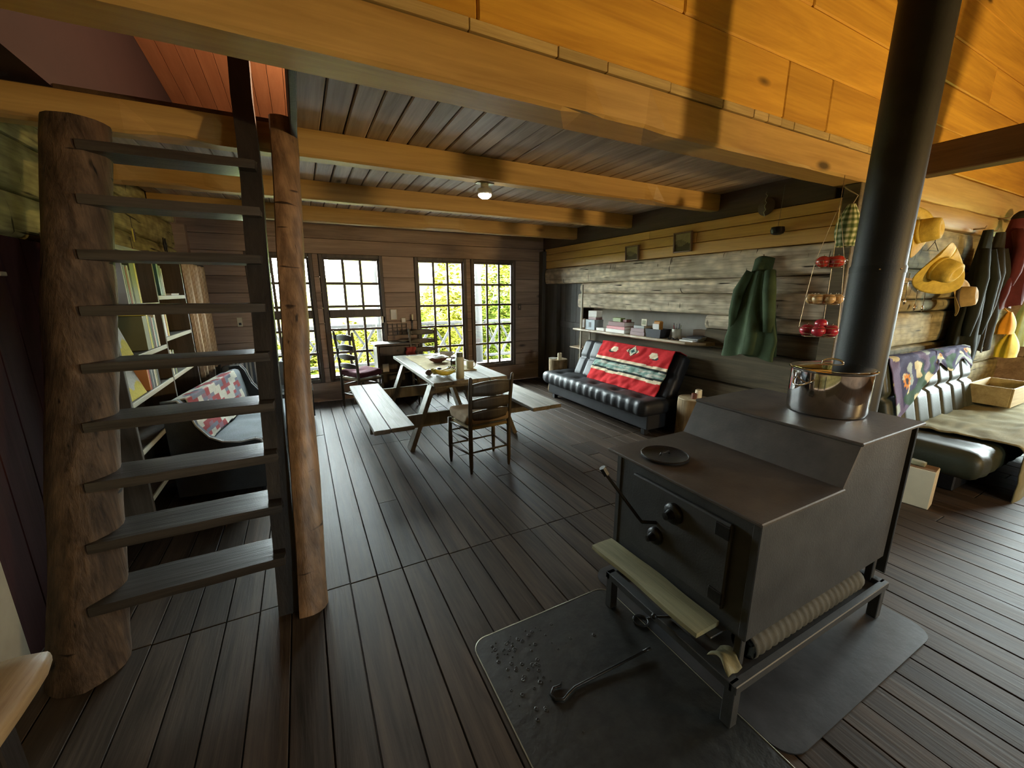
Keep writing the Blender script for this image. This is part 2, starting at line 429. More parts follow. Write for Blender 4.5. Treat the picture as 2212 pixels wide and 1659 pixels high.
MB().box((WX+.24, 2.9, .95), (WX+.30, 5.4, 1.42)).build('niche_back', 'plaster', wr)
MB().cbox((WX-.02, 6.0, 0), (WX+.2, 6.42, 1.735), .006).build('post', 'door', wr)
MB().cbox((WX-.09, 6.38, 0), (WX+.2, WY, 2.3), .006).build('post', 'door', wr)
MB().cbox((WX-.05, HY, 0), (WX+.12, yA, 2.42), .006).build('post', 'darklog', wr)
d1 = struct('door_1', label='dark plank door in the log wall')
for j in range(4):
    a = 5.37+j*.1575; MB().cbox((WX+.05, a+.001, .01), (WX+.09, a+.1565, 1.73), .004).build('plank', 'door', d1)
MB().cbox((WX+.03, 5.37, 1.0), (WX+.05, 6.0, 1.1), .003).build('ledge', 'door', d1)
MB().cbox((WX+.2, 5.3, 0), (WX+.24, 6.05, 1.8), .003).build('backing', 'header', d1)
MB().box((WX+.26, HY+.1, -.1), (WX+.32, WY+.15, 2.66)).build('leak_backing', 'header', wr)  # added behind the logs to close light leaks
# ---- wall above and to the right of the big beam
wm = struct('wall_middle', label='squared log wall of orange pine above the beam')
JR = {0: [.75, 2.83, 3.33, 5.6], 1: [1.9, 4.6], 2: [.2, 3.0, 6.0], 3: [1.4, 5.0], 4: [2.6, 6.6]}
for i in range(5):
    z0 = 2.665+i*.322; z1 = z0+.318; xa = LX if i > 0 else LX
    cs = [xa]+JR[i]+[EX]
    for a, b in zip(cs, cs[1:]):
        MB().cbox((a+.002, HY+random.uniform(-.008, .006), z0), (b-.002, HY+.16, z1), .008).build('log', 'orange', wm)
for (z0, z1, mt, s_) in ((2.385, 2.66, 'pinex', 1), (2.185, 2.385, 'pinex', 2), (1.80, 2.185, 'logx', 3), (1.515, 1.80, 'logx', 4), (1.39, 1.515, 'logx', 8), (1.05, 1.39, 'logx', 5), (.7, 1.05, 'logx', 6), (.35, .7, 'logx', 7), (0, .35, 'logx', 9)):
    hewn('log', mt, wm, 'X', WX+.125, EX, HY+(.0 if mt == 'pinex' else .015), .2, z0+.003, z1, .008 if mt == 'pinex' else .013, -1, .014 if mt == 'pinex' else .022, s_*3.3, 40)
MB().box((WX+.2, HY+.19, -.1), (EX+.15, HY+.24, 2.7)).box((LX-.2, HY+.15, 2.66), (EX+.15, HY+.2, 4.4)).build('leak_backing', 'header', wm)  # backing added against light leaks at the log joints
# ---- beams
def beam(x0, x1, y0, y1, z0, z1, label):
    m = MB(); n = 40; vs = []
    for i in range(n+1):
        x = x0+(x1-x0)*i/n
        for j, (y, z) in enumerate(((y0, z1), (y0, z0+.014), (y0+.014, z0), (y1-.014, z0), (y1, z0+.014), (y1, z1))):
            e = .006*nz(x*3, y*9, z*9+j) if j in (1, 2, 3) else 0
            if nz(x*1.1+y*5, 3., 1.) > .35 and j in (1, 2): e += .02
            vs.append((x, y+(e if j in (1, 2) else 0), z+abs(e)))
    fs = [(i*6+j, i*6+(j+1) % 6, (i+1)*6+(j+1) % 6, (i+1)*6+j) for i in range(n) for j in range(6)]
    fs += [list(range(6)), [n*6+j for j in range(6)]]
    o = m.add(vs, fs).build('ceiling_beam', 'beam'); return st(o, label)
beam(LX, WX+.12, HY, HY+.2, 2.42, 2.612, 'massive pine beam under the orange log wall')
beam(LX, WX, 3.01, 3.13, 2.42, 2.578, 'first pine ceiling beam behind the big beam')
beam(LX, WX, 4.28, 4.40, 2.42, 2.578, 'second pine ceiling beam over the picnic table')
beam(LX, WX, 5.49, 5.61, 2.41, 2.578, 'pine ceiling beam nearest the windows')
tb = st(MB().cbox((4.86, BY, 2.56), (5.02, HY, 2.80), .008).build('ceiling_beam', 'header'), 'dark tie beam beside the stovepipe')
# ---- loft floor seen from below
ce = struct('ceiling', label='ceiling of tongue and groove boards carried by pine beams')
x = .085; c_w = .135
while x < WX-.02:
    x1 = min(x+c_w, WX); MB().cbox((x+.004, HY+.2, 2.58+random.uniform(-.002, .002)), (x1-.004, WY, 2.612), .006).build('board', 'ceil', ce); x += c_w
x = .085-c_w
while x > LX-.1:
    MB().cbox((max(x, LX)+.003, 3.13, 2.58), (x+c_w-.003, WY, 2.612), .005).build('board', 'ceil', ce); x -= c_w
MB().cbox((.05, HY+.2, 2.46), (.083, 3.01, 2.66), .004).build('opening_trim', 'stringer', ce)
MB().box((.085, HY+.2, 2.614), (WX+.2, WY, 2.64)).box((LX, 3.13, 2.614), (.085, WY, 2.64)).build('backing', 'header', ce)
x = LX
while x < WX:
    l = random.choice((.14, .28, .42, .42)); x1 = min(x+l, WX+.1)
    MB().cbox((x+.0015, HY-.012+random.uniform(-.005, .005), 2.616), (x1-.0015, HY+.1, 2.66), .003).build('board_end', 'beamedge', ce); x += l
# ---- loft above the stair opening
lc = struct('ceiling_loft', label='orange board ceiling seen up through the stair opening')
for j in range(38):
    xa = -1.0+j*.135; m = MB(); f = lambda y: 4.02-.07*y
    vs = [V((xx, yy, f(yy)+dz)) for dz in (0, .02) for yy in (HY+.1, WY) for xx in (xa+.002, xa+.133)]
    m.add(vs, [(0, 1, 3, 2), (4, 6, 7, 5), (0, 4, 5, 1), (2, 3, 7, 6), (0, 2, 6, 4), (1, 5, 7, 3)]); m.build('board', 'roof', lc)
MB().box((LX-.1, HY, 4.06), (WX+.3, WY+.2, 4.14)).build('roof_deck', 'header', lc)
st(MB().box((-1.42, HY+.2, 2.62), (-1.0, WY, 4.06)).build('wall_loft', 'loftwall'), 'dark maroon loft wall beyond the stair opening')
st(MB().box((-1.25, WY, 2.62), (4.3, WY+.1, 4.1)).box((WX+.2, HY+.2, 2.62), (WX+.3, WY, 4.1)).build('wall_gable', 'front'))
ll = D.lights.new('loft_fill_light', 'POINT'); ll.energy = 55; ll.color = (1, .66, .40); ll.shadow_soft_size = .12  # unseen light added to brighten the loft ceiling
lo = D.objects.new('loft_fill_light', ll); COL.objects.link(lo); lo.location = (1.1, 4.2, 3.3)
# ---- left wall
wl = struct('wall_left', label='hewn log wall along the left side')
for (z0, z1, s_) in ((0, .42, 1), (.42, .82, 2), (.82, 1.2, 3), (1.2, 1.56, 4), (1.56, 1.885, 5), (1.885, 2.125, 6), (2.125, 2.42, 7), (2.42, 2.66, 8)):
    hewn('log', 'logleft', wl, 'Y', BY, WY, LX-.02, .2, z0, z1-.004, .012, 1, .022, 50+s_*2.1, 70)
MB().box((LX-.2, BY, 2.66), (LX-.02, HY+.3, 4.4)).build('gable', 'front', wl)
MB().box((LX-.24, BY-.1, -.1), (LX-.19, WY+.15, 4.4)).build('leak_backing', 'header', wl)  # unseen sheet added to block light between the left logs
MB().cbox((LX-.05, WY-.14, 0), (LX+.1, WY, 2.42), .006).build('post', 'front', wl)
d2 = struct('door_2', label='dark red plank door behind the stairs')
for j in range(5):
    a = 2.25+j*.19; MB().cbox((LX+.0, a+.001, .01), (LX+.035, a+.189, 1.87), .004).build('plank', 'reddoor', d2)
MB().cbox((LX+.035, 2.74, 1.68), (LX+.055, 2.79, 1.70), .003).build('latch', 'cream', d2)
MB().cbox((LX, 2.0, 0), (LX+.05, 2.24, 1.55), .005).build('door_jamb', 'cream', d2)
# ---- enclosing walls behind and beside the viewer, each with a window
we = struct('wall_right_far', label='plank wall with a glazed door')
def planks_y(parent, mat, x0, x1, rows, hole, ya, yb):
    for z0, z1 in rows:
        seg = [(ya, yb)] if (z1 <= hole[2]+.01 or z0 >= hole[3]-.01) else [(ya, hole[0]), (hole[1], yb)]
        for a, b in seg: MB().cbox((x0, a, z0+.002), (x1, b, z1-.002), .004).build('plank', mat, parent)
rz = [(0, .25), (.25, .75), (.75, 1.25), (1.25, 1.7), (1.7, 2.15), (2.15, 2.75), (2.75, 3.4), (3.4, 4.4)]
planks_y(we, 'front', EX, EX+.12, rz, (-.4, 1.55, .75, 2.15), BY, HY+.2)
wb = struct('wall_back', label='plank wall behind the viewer with a window')
planks_x(wb, 'front', BY-.12, BY, [(0, .5), (.5, 1.0), (1.0, 1.3), (1.3, 1.6), (1.6, 1.9), (1.9, 2.9), (2.9, 3.6), (3.6, 4.4)], [(2.3, 3.0, 1.0, 1.9)], LX-.1, EX+.1)
def simple_window(n, axis, c, a0, a1, z0, z1, nc, nr):
    wn = struct('window_%d' % n, label='many-paned window beside the room')
    bx = (lambda a, b, za, zb, t: ((a, c-t, za), (b, c+t, zb))) if axis == 'X' else (lambda a, b, za, zb, t: ((c-t, a, za), (c+t, b, zb)))
    for r in ((a0, a0+.06, z0, z1), (a1-.06, a1, z0, z1), (a0, a1, z0, z0+.06), (a0, a1, z1-.06, z1)):
        MB().cbox(*bx(*r, .05), .004).build('window_frame', 'sash', wn)
    for i in range(1, nc): x = a0+(a1-a0)*i/nc; MB().cbox(*bx(x-.015, x+.015, z0, z1, .02), .003).build('glazing_bar', 'sash', wn)
    for i in range(1, nr): z = z0+(z1-z0)*i/nr; MB().cbox(*bx(a0, a1, z-.015, z+.015, .02), .003).build('glazing_bar', 'sash', wn)
    for i in range(nc):
        for j in range(nr):
            MB().box(*bx(a0+(a1-a0)*i/nc+.01, a0+(a1-a0)*(i+1)/nc-.01, z0+(z1-z0)*j/nr+.01, z0+(z1-z0)*(j+1)/nr-.01, .002)).build('pane', 'glass', wn)
simple_window(5, 'Y', EX+.06, -.4, 1.55, .75, 2.15, 4, 3)
simple_window(6, 'X', BY-.06, 2.3, 3.0, 1.0, 1.9, 3, 3)
MB().box((EX+.118, BY-.1, -.1), (EX+.14, -.4, 4.4)).box((EX+.118, 1.55, -.1), (EX+.14, HY+.2, 4.4)).box((EX+.118, -.4, 2.15), (EX+.14, 1.55, 4.4)).box((EX+.118, -.4, -.1), (EX+.14, 1.55, .75)).build('leak_backing', 'header', we)  # added backing, keeps light out of the plank gaps
MB().box((LX-.2, BY-.14, -.1), (2.3, BY-.118, 4.4)).box((3.0, BY-.14, -.1), (EX+.14, BY-.118, 4.4)).box((2.3, BY-.14, 1.9), (3.0, BY-.118, 4.4)).box((2.3, BY-.14, -.1), (3.0, BY-.118, 1.0)).build('leak_backing', 'header', wb)  # same added light block behind the rear planks
nc_ = struct('ceiling_near', label='board ceiling high over the stove')
for j in range(int((HY+.2-BY)/.3)+1):
    a = BY+j*.3; MB().cbox((LX-.1, a+.002, 4.28), (EX+.1, a+.298, 4.36), .004).build('board', 'nearceil', nc_)
# ================================================================ OUTSIDE
st(MB().grid(lambda u, v: (-60+120*u, 9.2+70*v, -.9-1.0*math.sin(min(1, v*8)*PI/2)+26*max(0, v-.18)*(.10+.55*max(0, min(1, (u-.50)*9)))+.25*nz(u*20, v*20)), 40, 30).build('ground', 'lawn', smooth=True), 'bright green meadow beyond the porch')
st(MB().box((EX+.3, -12, -.7), (EX+40, 9, -.5)).box((-12, -30, -.7), (EX+.2, BY-.3, -.5)).build('ground_side', 'lawn'))
pd = struct('porch_floor', label='grey porch deck outside the windows')
for j in range(17):
    y = 6.68+j*.14; MB().cbox((-2.5, y, -.1), (7, y+.132, -.04), .004).build('deck_board', 'deck', pd)
def railing(x0, x1, y, label):
    t = thing('porch_railing', label, 'railing', (x0, y, -.04))
    L = x1-x0
    MB().cbox((0, -.05, .93), (L, .05, 1.0), .01).build('handrail', 'rail', t)
    MB().cbox((0, -.035, .12), (L, .035, .18), .01).build('bottom_rail', 'rail', t)
    n = max(2, int(L/.42))
    for i in range(n):
        a, b = L*i/n, L*(i+1)/n
        MB().bar((a, 0, .15), (b, 0, .95), .05, .05, (0, 1, 0)).build('brace', 'rail', t)
        MB().bar((a, .05, .95), (b, .05, .15), .045, .045, (0, 1, 0)).build('brace', 'rail', t)
railing(-2.0, 1.35, 8.9, 'weathered porch railing outside the two split windows')
railing(1.6, 3.55, 8.9, 'weathered porch railing outside the window behind the table')
railing(3.85, 6.0, 8.9, 'weathered porch railing with crossed braces outside the window nearest the door')
for x, lb in ((1.47, 'grey porch post between two railings'), (3.7, 'thick grey porch post seen through the window nearest the door')):
    m = MB().tube([(0, 0, 0), (.01, 0, 1), (-.01, 0, 2), (0, 0, 2.9)], [.11, .10, .105, .10], 12); o = m.build('porch_post', 'rail', None, (x, 8.95, -.04), True); tag(o, lb, 'post')
def bush(x, y, z, rx, ry, rz_, n, label, mat='leaf', size=.09, trunk=True, group='bushes beyond the porch'):
    t = thing('bush', label, 'bush', (x, y, z), 0, group)
    m = MB()
    for i in range(n):
        d = V((random.gauss(0, 1), random.gauss(0, 1), random.gauss(0, 1))).normalized()*random.uniform(.55, 1)**.5
        k = 1+.35*nz(d.x*2+x, d.y*2, d.z*2)
        p = V((d.x*rx*k, d.y*ry*k, rz_*(1+d.z*k*.98)))
        a = V((random.uniform(-1, 1), random.uniform(-1, 1), random.uniform(-.4, .4))).normalized(); b = a.cross(V((random.uniform(-1, 1), random.uniform(-1, 1), 1))).normalized()
        s_ = size*random.uniform(.6, 1.4); a *= s_; b *= s_*.5
        m.add([p-a, p-b*.9, p+a, p+b*.9], [(0, 1, 2, 3)])
    m.build('foliage', mat, t)
    tm = MB()
    for i in range(4):
        an = i*1.6; tm.tube([(0, 0, -.3), (.2*rx*math.cos(an), .2*ry*math.sin(an), rz_*.6), (.5*rx*math.cos(an), .5*ry*math.sin(an), rz_*1.3)], [.05, .03, .012], 6)
    tm.build('stem', 'trunk', t, smooth=True)
bs = [(-3.6, 12.5, -1.2, 1.5, 1.2, .80, 'leafy'), (-1.1, 12.2, -1.2, 1.5, 1.2, .82, 'leaf'), (1.3, 12.0, -1.2, 1.4, 1.1, .95, 'leafy'), (2.9, 12.6, -1.2, 1.2, 1.1, 1.05, 'leaf'), (4.1, 12.2, -1.2, 1.2, 1., 1.0, 'leafy'), (6.0, 12.0, -1.1, 1.3, 1.1, 1.25, 'leaf'), (7.9, 12.8, -1.1, 1.5, 1.2, 1.6, 'leafy'), (5.0, 15.5, -1.5, 2.0, 1.4, 1.6, 'leafy'), (8.6, 16.5, -1.5, 2.2, 1.6, 2.1, 'leaf')]
bs.append((6.6, 15.2, -1.6, 2.3, 1.6, 2.7, 'leafy'))
wh = ['far left of the meadow', 'outside the window behind the stairs', 'outside the window by the ladder-back chair with the purple cushion', 'low behind the porch railing, left of the table bottle', 'low behind the porch post', 'behind the crossed braces of the porch railing', 'beyond the end of the porch', 'pale and far out on the meadow', 'broad, far out on the meadow', 'tallest of all, behind the porch railing']
for (x, y, z, a, b, c, mt), wd in zip(bs, wh): bush(x, y, z, a, b, c, 4200, ('yellow-green bush ' if mt == 'leafy' else 'green bush ')+wd, mt)
t = thing('tree', 'leafy branch of a tree hanging at the top of the window nearest the door', 'tree', (6.9, 11.5, -.8))
MB().tube([(0, 0, -.5), (.1, 0, 1.5), (-.1, .1, 3.2), (.1, 0, 4.6)], [.14, .12, .09, .04], 9).build('trunk', 'trunk', t, smooth=True)
m = MB()
for i in range(2600):
    d = V((random.gauss(0, 1), random.gauss(0, 1), random.gauss(0, .7))); p = V((-.4, 0, 4.0))+d.normalized()*(random.random()**.5)*V((1.3, 1.1, 1.1)).length*.7
    a = V((random.uniform(-1, 1), random.uniform(-1, 1), random.uniform(-.6, .3))).normalized()*.1; b = a.cross(V((.3, .2, 1))).normalized()*.045
    m.add([p-a, p-b, p+a, p+b], [(0, 1, 2, 3)])
m.build('foliage', 'leafy', t)
for (x, y, lb) in ((13.0, 1.9, 'unseen green bush added to tint the side window light'), (13.4, -.8, 'second unseen green bush added to tint the side window light')):  # unseen bushes, added to tint the light through the side window
    bush(x+3, y, -.8, 1.6, 1.6, 1.1, 1800, lb, 'leafy', .12, True, 'bushes added beside the house')
# table on the porch with a pale box
t = thing('porch_table', 'small blue-grey table on the porch outside the split window', 'table', (-.35, 7.9, -.04))
MB().cbox((-.3, -.25, .62), (.3, .25, .66), .006).build('table_top', 'rail', t)
for sx in (-.26, .26):
    for sy in (-.2, .2): MB().bar((sx, sy, 0), (sx, sy, .62), .05, .05).build('leg', 'rail', t)
# ================================================================ helpers for things built in place
def wpart(mb, name, mat, t, smooth=False):
    """mesh written in world coordinates, parented to the Empty t (unrotated)"""
    o = mb.build(name, mat, t, None, smooth); o.location = -V(t.location); return o
def sub(mb, name, mat, p, smooth=False):
    """sub-part written in the same coordinates as its part p"""
    return mb.build(name, mat, p, None, smooth)
def rbox(mb, a, b, r, n=6, disp=None, M=None, mi=None):
    lo, hi = V(a), V(b); r = min(r, min(hi-lo)*.499); il = lo+V((r, r, r)); ih = hi-V((r, r, r)); pts = {}; vs = []; fs = []
    nn = n if isinstance(n, (tuple, list)) else (n, n, n)
    def vid(p):
        k = (round(p.x, 5), round(p.y, 5), round(p.z, 5))
        if k not in pts: pts[k] = len(vs); vs.append(p.copy())
        return pts[k]
    for ax in range(3):
        u, w_ = (ax+1) % 3, (ax+2) % 3
        for sd in (0, 1):
            for i in range(nn[u]):
                for j in range(nn[w_]):
                    q = []
                    for (di, dj) in ((0, 0), (1, 0), (1, 1), (0, 1)):
                        p = V((0, 0, 0)); p[ax] = hi[ax] if sd else lo[ax]
                        f = lambda t, m_: t
                        p[u] = lo[u]+(hi[u]-lo[u])*(i+di)/nn[u]; p[w_] = lo[w_]+(hi[w_]-lo[w_])*(j+dj)/nn[w_]
                        q.append(vid(p))
                    fs.append(q if sd else q[::-1])
    out = []
    for p in vs:
        c = V([min(max(p[k], il[k]), ih[k]) for k in range(3)]); d = p-c
        nr = d.normalized() if d.length > 1e-9 else V((0, 0, 1)); q = c+nr*r
        if disp: q = q+disp(q, nr)
        out.append(M @ q if M else q)
    return mb.add(out, fs, mi)
def paint(o, cols):
    at = o.data.color_attributes.new('Col', 'FLOAT_COLOR', 'POINT')
    for i, c in enumerate(cols): at.data[i].color = c4(c)
def vcol(name, rough=.9, bump=.4, bscale=220):
    m, nt, b = _nodes(name)
    a = nt.nodes.new('ShaderNodeAttribute'); a.attribute_name = 'Col'
    n = noise(nt, coords(nt, (1, 1, 1), 0), 60, 3)
    col = mixc(nt, .25, a.outputs['Color'], ramp(nt, n, [(.3, (.55, .55, .55)), (.7, (1.35, 1.35, 1.35))]), 'MULTIPLY')
    nt.links.new(col, b.inputs['Base Color']); b.inputs['Roughness'].default_value = rough; b.inputs['Specular IOR Level'].default_value = .1
    bumpn(nt, b, noise(nt, coords(nt, (1, 1, 1), 0), bscale, 2), bump, .003); return m
def painted_cloth(name, fn, nu, nv, colf, mat, parent=None, t=.008, loc=None):
    m = MB(); m.cloth(fn, nu, nv, t); o = m.build(name, mat, parent, loc, True)
    N = (nu+1)*(nv+1); cols = [colf(i/nu, j/nv) for j in range(nv+1) for i in range(nu+1)]
    paint(o, cols+cols); return o
M['weave'] = vcol('woven_blanket')
M['pipe'] = plain('pipe_black', (.011, .011, .010), .55, 0., .3, .15, 120, .3, 7)
M['stove'] = plain('black_steel', (.040, .041, .041), .50, .1, .5, .25, 120, .3, 7)
M['stovetop'] = plain('browned_steel', (.066, .054, .043), .52, .1, .5, .2, 90, .35, 6)
M['iron'] = plain('cast_iron', (.018, .018, .018), .4, .5, .5, .3, 90)
M['steel'] = plain('polished_steel', (.80, .79, .77), .07, 1., .5, 0, 60, .03, 3)
M['mat_black'] = plain('hearth_board', (.014, .014, .012), .42, 0, .5, .8, 26, .5, 18)
M['mat_grey'] = plain('hearth_sheet', (.045, .045, .048), .38, .2, .5, .2, 30, .3, 9)
M['edge'] = plain('metal_edge', (.35, .33, .25), .4, .8)
M['slabwood'] = wood('split_board', (.11, .10, .05), (.27, .25, .14), 'Y', 9, .7, 0, .5, .05)
M['rollbark'] = plain('ridged_roll', (.075, .07, .055), .8, 0, .3, .4, 50, .25, 12)
M['stump'] = wood('stump_side', (.16, .10, .045), (.34, .23, .11), 'Z', 10, .75, 0, .7, .08, .3, True)
M['stumptop'] = wood('stump_top', (.24, .17, .09), (.42, .32, .19), 'Z', 16, .7, 0, .3, .05)
M['wax'] = plain('candle_wax', (.82, .72, .50), .5, 0, .4, 0, 60, .05)
M['leather'] = plain('black_leather', (.014, .014, .016), .52, 0, .35, .25, 60, .3, 4)
M['leather2'] = plain('olive_black_leather', (.028, .032, .018), .48, 0, .4, .25, 60, .3, 4)
M['table'] = wood('table_plank', (.12, .105, .08), (.30, .275, .23), 'Y', 8, .60, 0, .5, .14, .2, False)
M['tableleg'] = wood('table_leg', (.10, .085, .06), (.22, .19, .14), 'Z', 8, .55, 0, .3, .1)
M['chair'] = wood('chair_wood', (.050, .040, .027), (.11, .09, .062), 'Z', 10, .4, 0, .2, .1)
M['rush'] = plain('rush_seat', (.30, .24, .13), .85, 0, .2, .6, 160)
M['cush_tan'] = plain('tan_cushion', (.33, .25, .165), .95, 0, .1, .5, 120, .2, 9)
M['cush_purple'] = plain('purple_cushion', (.13, .045, .06), .95, 0, .1, .5, 120, .25, 9)
M['white'] = plain('white_paper', (.78, .76, .72), .6)
M['black'] = plain('black_plastic', (.012, .012, .013), .4)

# ================================================================ STAIRS
sx = thing('stairs', 'steep dark open-tread wooden stairs between two log stringers', 'stairs', (-.5, 2.1, 0))
KL = .31
def leanlog(name, mat, x0, x1, r, z1, dy, seed, flat=None, n=26, k=18, rz0=.0):
    m = MB(); vs = []
    for i in range(n+1):
        z = z1*i/n; cx = x0+(x1-x0)*(i/n)+.012*nz(z*1.5, seed); cy = 2.0+KL*z+dy
        rr = r*(1+.28*math.exp(-z*2.2)*rz0)
        for j in range(k):
            a = 2*PI*j/k; q = rr*(1+.10*nz(math.cos(a)*1.2+seed, math.sin(a)*1.2, z*2.2)+.05*nz(math.cos(a)*3+seed, math.sin(a)*3, z*6))
            dx, ddy = q*math.cos(a), q*math.sin(a)
            if flat: dx = max(dx, -flat)
            vs.append((cx+dx, cy+ddy*1.1, z))
    fs = [(i*k+j, i*k+(j+1) % k, (i+1)*k+(j+1) % k, (i+1)*k+j) for i in range(n) for j in range(k)]
    fs += [list(range(k)), [n*k+j for j in range(k)]]
    m.add(vs, fs); return wpart(m, name, mat, sx, 'auto')
rs = leanlog('stringer', 'post', -.125, .0, .085, 2.56, .10, 3., .05, rz0=.25); rs['label'] = 'peeled log stringer'
ls = leanlog('stringer', 'bark', -.98, -.87, .12, 2.40, .13, 11., rz0=.3); ls['label'] = 'rough bark log stringer'
m = MB()
for i in range(12):
    z0, z1 = 2.9*i/12, 2.9*(i+1)/12
    f = lambda z: (-.215+.05*z/2.6+.012*nz(z*2, 7), 2.0+KL*z)
    (xa, ya), (xb, yb) = f(z0), f(z1)
    wd, dp = .10, .12
    vs = [V((xa-wd/2, ya+.07, z0)), V((xa+wd/2, ya+.07, z0)), V((xa+wd/2, ya+.07+dp, z0)), V((xa-wd/2, ya+.07+dp, z0)), V((xb-wd/2, yb+.07, z1)), V((xb+wd/2, yb+.07, z1)), V((xb+wd/2, yb+.07+dp, z1)), V((xb-wd/2, yb+.07+dp, z1))]
    m.add(vs, [(0, 1, 5, 4), (1, 2, 6, 5), (2, 3, 7, 6), (3, 0, 4, 7)]+([(3, 2, 1, 0)] if i == 0 else [])+([(4, 5, 6, 7)] if i == 11 else []))
o = wpart(m, 'stringer_board', 'stringer', sx); o['label'] = 'dark hewn board on the inside of the peeled stringer'
for i in range(9):
    z = .319+.246*i; y = 2.0+KL*z; m = MB()
    rbox(m, (-.93+.012*i, y-.02, z-.048), (-.20+.008*i+.012*nz(i*3.1), y+.20, z), .008, (14, 5, 2), lambda p, n: V((.012*nz(p.y*22, p.z*30, i) if p.x > -.24 else 0, .006*nz(p.x*5, i*4.), .003*nz(p.x*4, p.y*9, i))))
    wpart(m, 'tread', 'tread', sx, 'auto')
m = MB().tube([V((.0, 0, 0)), V((.02, -.004, -.005)), V((.035, -.006, -.025)), V((.03, -.006, -.045)), V((.018, -.004, -.04))], .0028, 6)
m.build('cup_hook', 'steel', rs, (0, 0, 0), True).location = V((.015, 2.72, 2.02))

# ================================================================ STOVE
sv = thing('wood_stove', 'black steel wood stove with a stepped top on a low leg frame', 'stove', (1.87, 1.06, 0))
prof = [(1.335, .325), (2.42, .325), (2.42, 1.0), (1.91, 1.0), (1.815, .826), (1.335, .826)]
wpart(MB().prism(prof, .71, 1.425, lambda u, v, w_: V((u, w_, v))), 'body', 'stove', sv)
wpart(MB().cbox((1.285, .682, .827), (1.825, 1.452, .842), .004), 'top_plate', 'stovetop', sv)
m = MB(); c = .008
m.prism([(1.815, .842), (1.822, .83), (1.92, 1.004), (1.905, 1.012)], .69, 1.445, lambda u, v, w_: V((u, w_, v))); wpart(m, 'step_plate', 'stovetop', sv)
wpart(MB().cbox((1.895, .682, 1.002), (2.47, 1.452, 1.017), .004), 'top_plate', 'stovetop', sv)
wpart(MB().cbox((2.452, .70, .22), (2.462, 1.435, .998), .003), 'heat_shield', 'stove', sv)
for ya in (.705, 1.40): wpart(MB().cbox((1.330, ya, .33), (1.352, ya+.03, .825), .003), 'corner_angle', 'stove', sv)
dr = wpart(MB().cbox((1.312, .80, .40), (1.334, 1.30, .765), .006), 'door', 'stove', sv)
off = lambda mb: mb
for za in (.70, .42): sub(MB().cbox((1.305, .80, za), (1.313, .86, za+.055), .003), 'hinge', 'iron', dr)
for (y, z, r) in ((1.05, .685, .046), (1.135, .53, .04)):
    Mx = Matrix.Translation((1.312, y, z)) @ Matrix.Rotation(-PI/2, 4, 'Y')
    sub(MB().lathe([(r, 0), (r, .012), (r*.86, .02), (r*.5, .024), (r*.3, .05), (r*.34, .056), (0, .058)], 20, M=Mx), 'draft_knob', 'iron', dr, 'auto')
sub(MB().tube([(1.315, 1.14, .59), (1.275, 1.19, .578), (1.262, 1.205, .60), (1.10, 1.262, .835)], [.008, .008, .008, .0075], 8), 'door_handle', 'iron', dr, True)
sub(MB().tube([(1.112, 1.258, .818), (1.093, 1.266, .852)], .015, 6), 'handle_grip', 'iron', dr)
# base frame with legs, front ledge and side rail
wpart(MB().cbox((1.245, .68, .172), (1.29, 1.37, .208), .003), 'front_rail', 'stove', sv)
wpart(MB().cbox((1.245, .665, .172), (2.42, .695, .208), .003), 'side_rail', 'stove', sv)
wpart(MB().cbox((1.245, 1.345, .172), (2.42, 1.375, .208), .003), 'side_rail', 'stove', sv)
wpart(MB().cbox((2.38, .68, .172), (2.42, 1.37, .208), .003), 'rear_rail', 'stove', sv)
wpart(MB().cbox((1.29, .695, .176), (2.38, 1.345, .184), .002), 'shelf', 'stovetop', sv)
for lx, ly in ((1.25, .672), (1.25, 1.33), (2.375, .672), (2.375, 1.33)):
    wpart(MB().cbox((lx, ly, 0.008), (lx+.042, ly+.042, .175), .003), 'leg', 'stove', sv)
    wpart(MB().cbox((max(lx+.09, 1.34) if lx < 2 else lx, ly+.05 if ly < 1 else ly-.0, .184), (max(lx+.09, 1.34)+.03 if lx < 2 else lx+.03, ly+.08 if ly < 1 else ly+.03, .326), .003), 'upright', 'stove', sv)
wpart(MB().cbox((1.24, .78, .318), (1.335, 1.40, .326), .002), 'ash_ledge', 'stove', sv)
o = MB(); rbox(o, (1.185, .80, .327), (1.318, 1.42, .352), .006, (3, 12, 2), lambda p, n: V((.012*nz(p.y*4, 2), 0, .004*nz(p.y*6, p.x*9))))
tag(o.build('firewood_board', 'slabwood', None, None, 'auto'), 'pale split board lying on the ash ledge of the stove', 'board')
# pipe
pp = thing('stovepipe', 'tall black stovepipe rising behind the stove', 'stovepipe', (2.58, 1.01, .7))
PX, PY, PR = 2.58, 1.015, .108
wpart(MB().lathe([(PR, .62), (PR, 1.70), (PR, 1.72)], 32, (PX, PY, 0)), 'pipe_section', 'pipe', pp, 'auto')
wpart(MB().lathe([(PR-.003, 1.70), (PR-.003, 2.9)], 32, (PX, PY, 0)), 'pipe_section', 'pipe', pp, 'auto')
wpart(MB().lathe([(PR, 2.88), (PR, 4.27)], 32, (PX, PY, 0)), 'pipe_section', 'pipe', pp, 'auto')
wpart(MB().lathe([(PR+.0025, 1.685), (PR+.0025, 1.715)], 32, (PX, PY, 0)), 'collar', 'pipe', pp, 'auto')
wpart(MB().tube([(2.463, PY, .72), (2.585, PY, .72)], PR*.95, 24), 'flue_elbow', 'pipe', pp, 'auto')
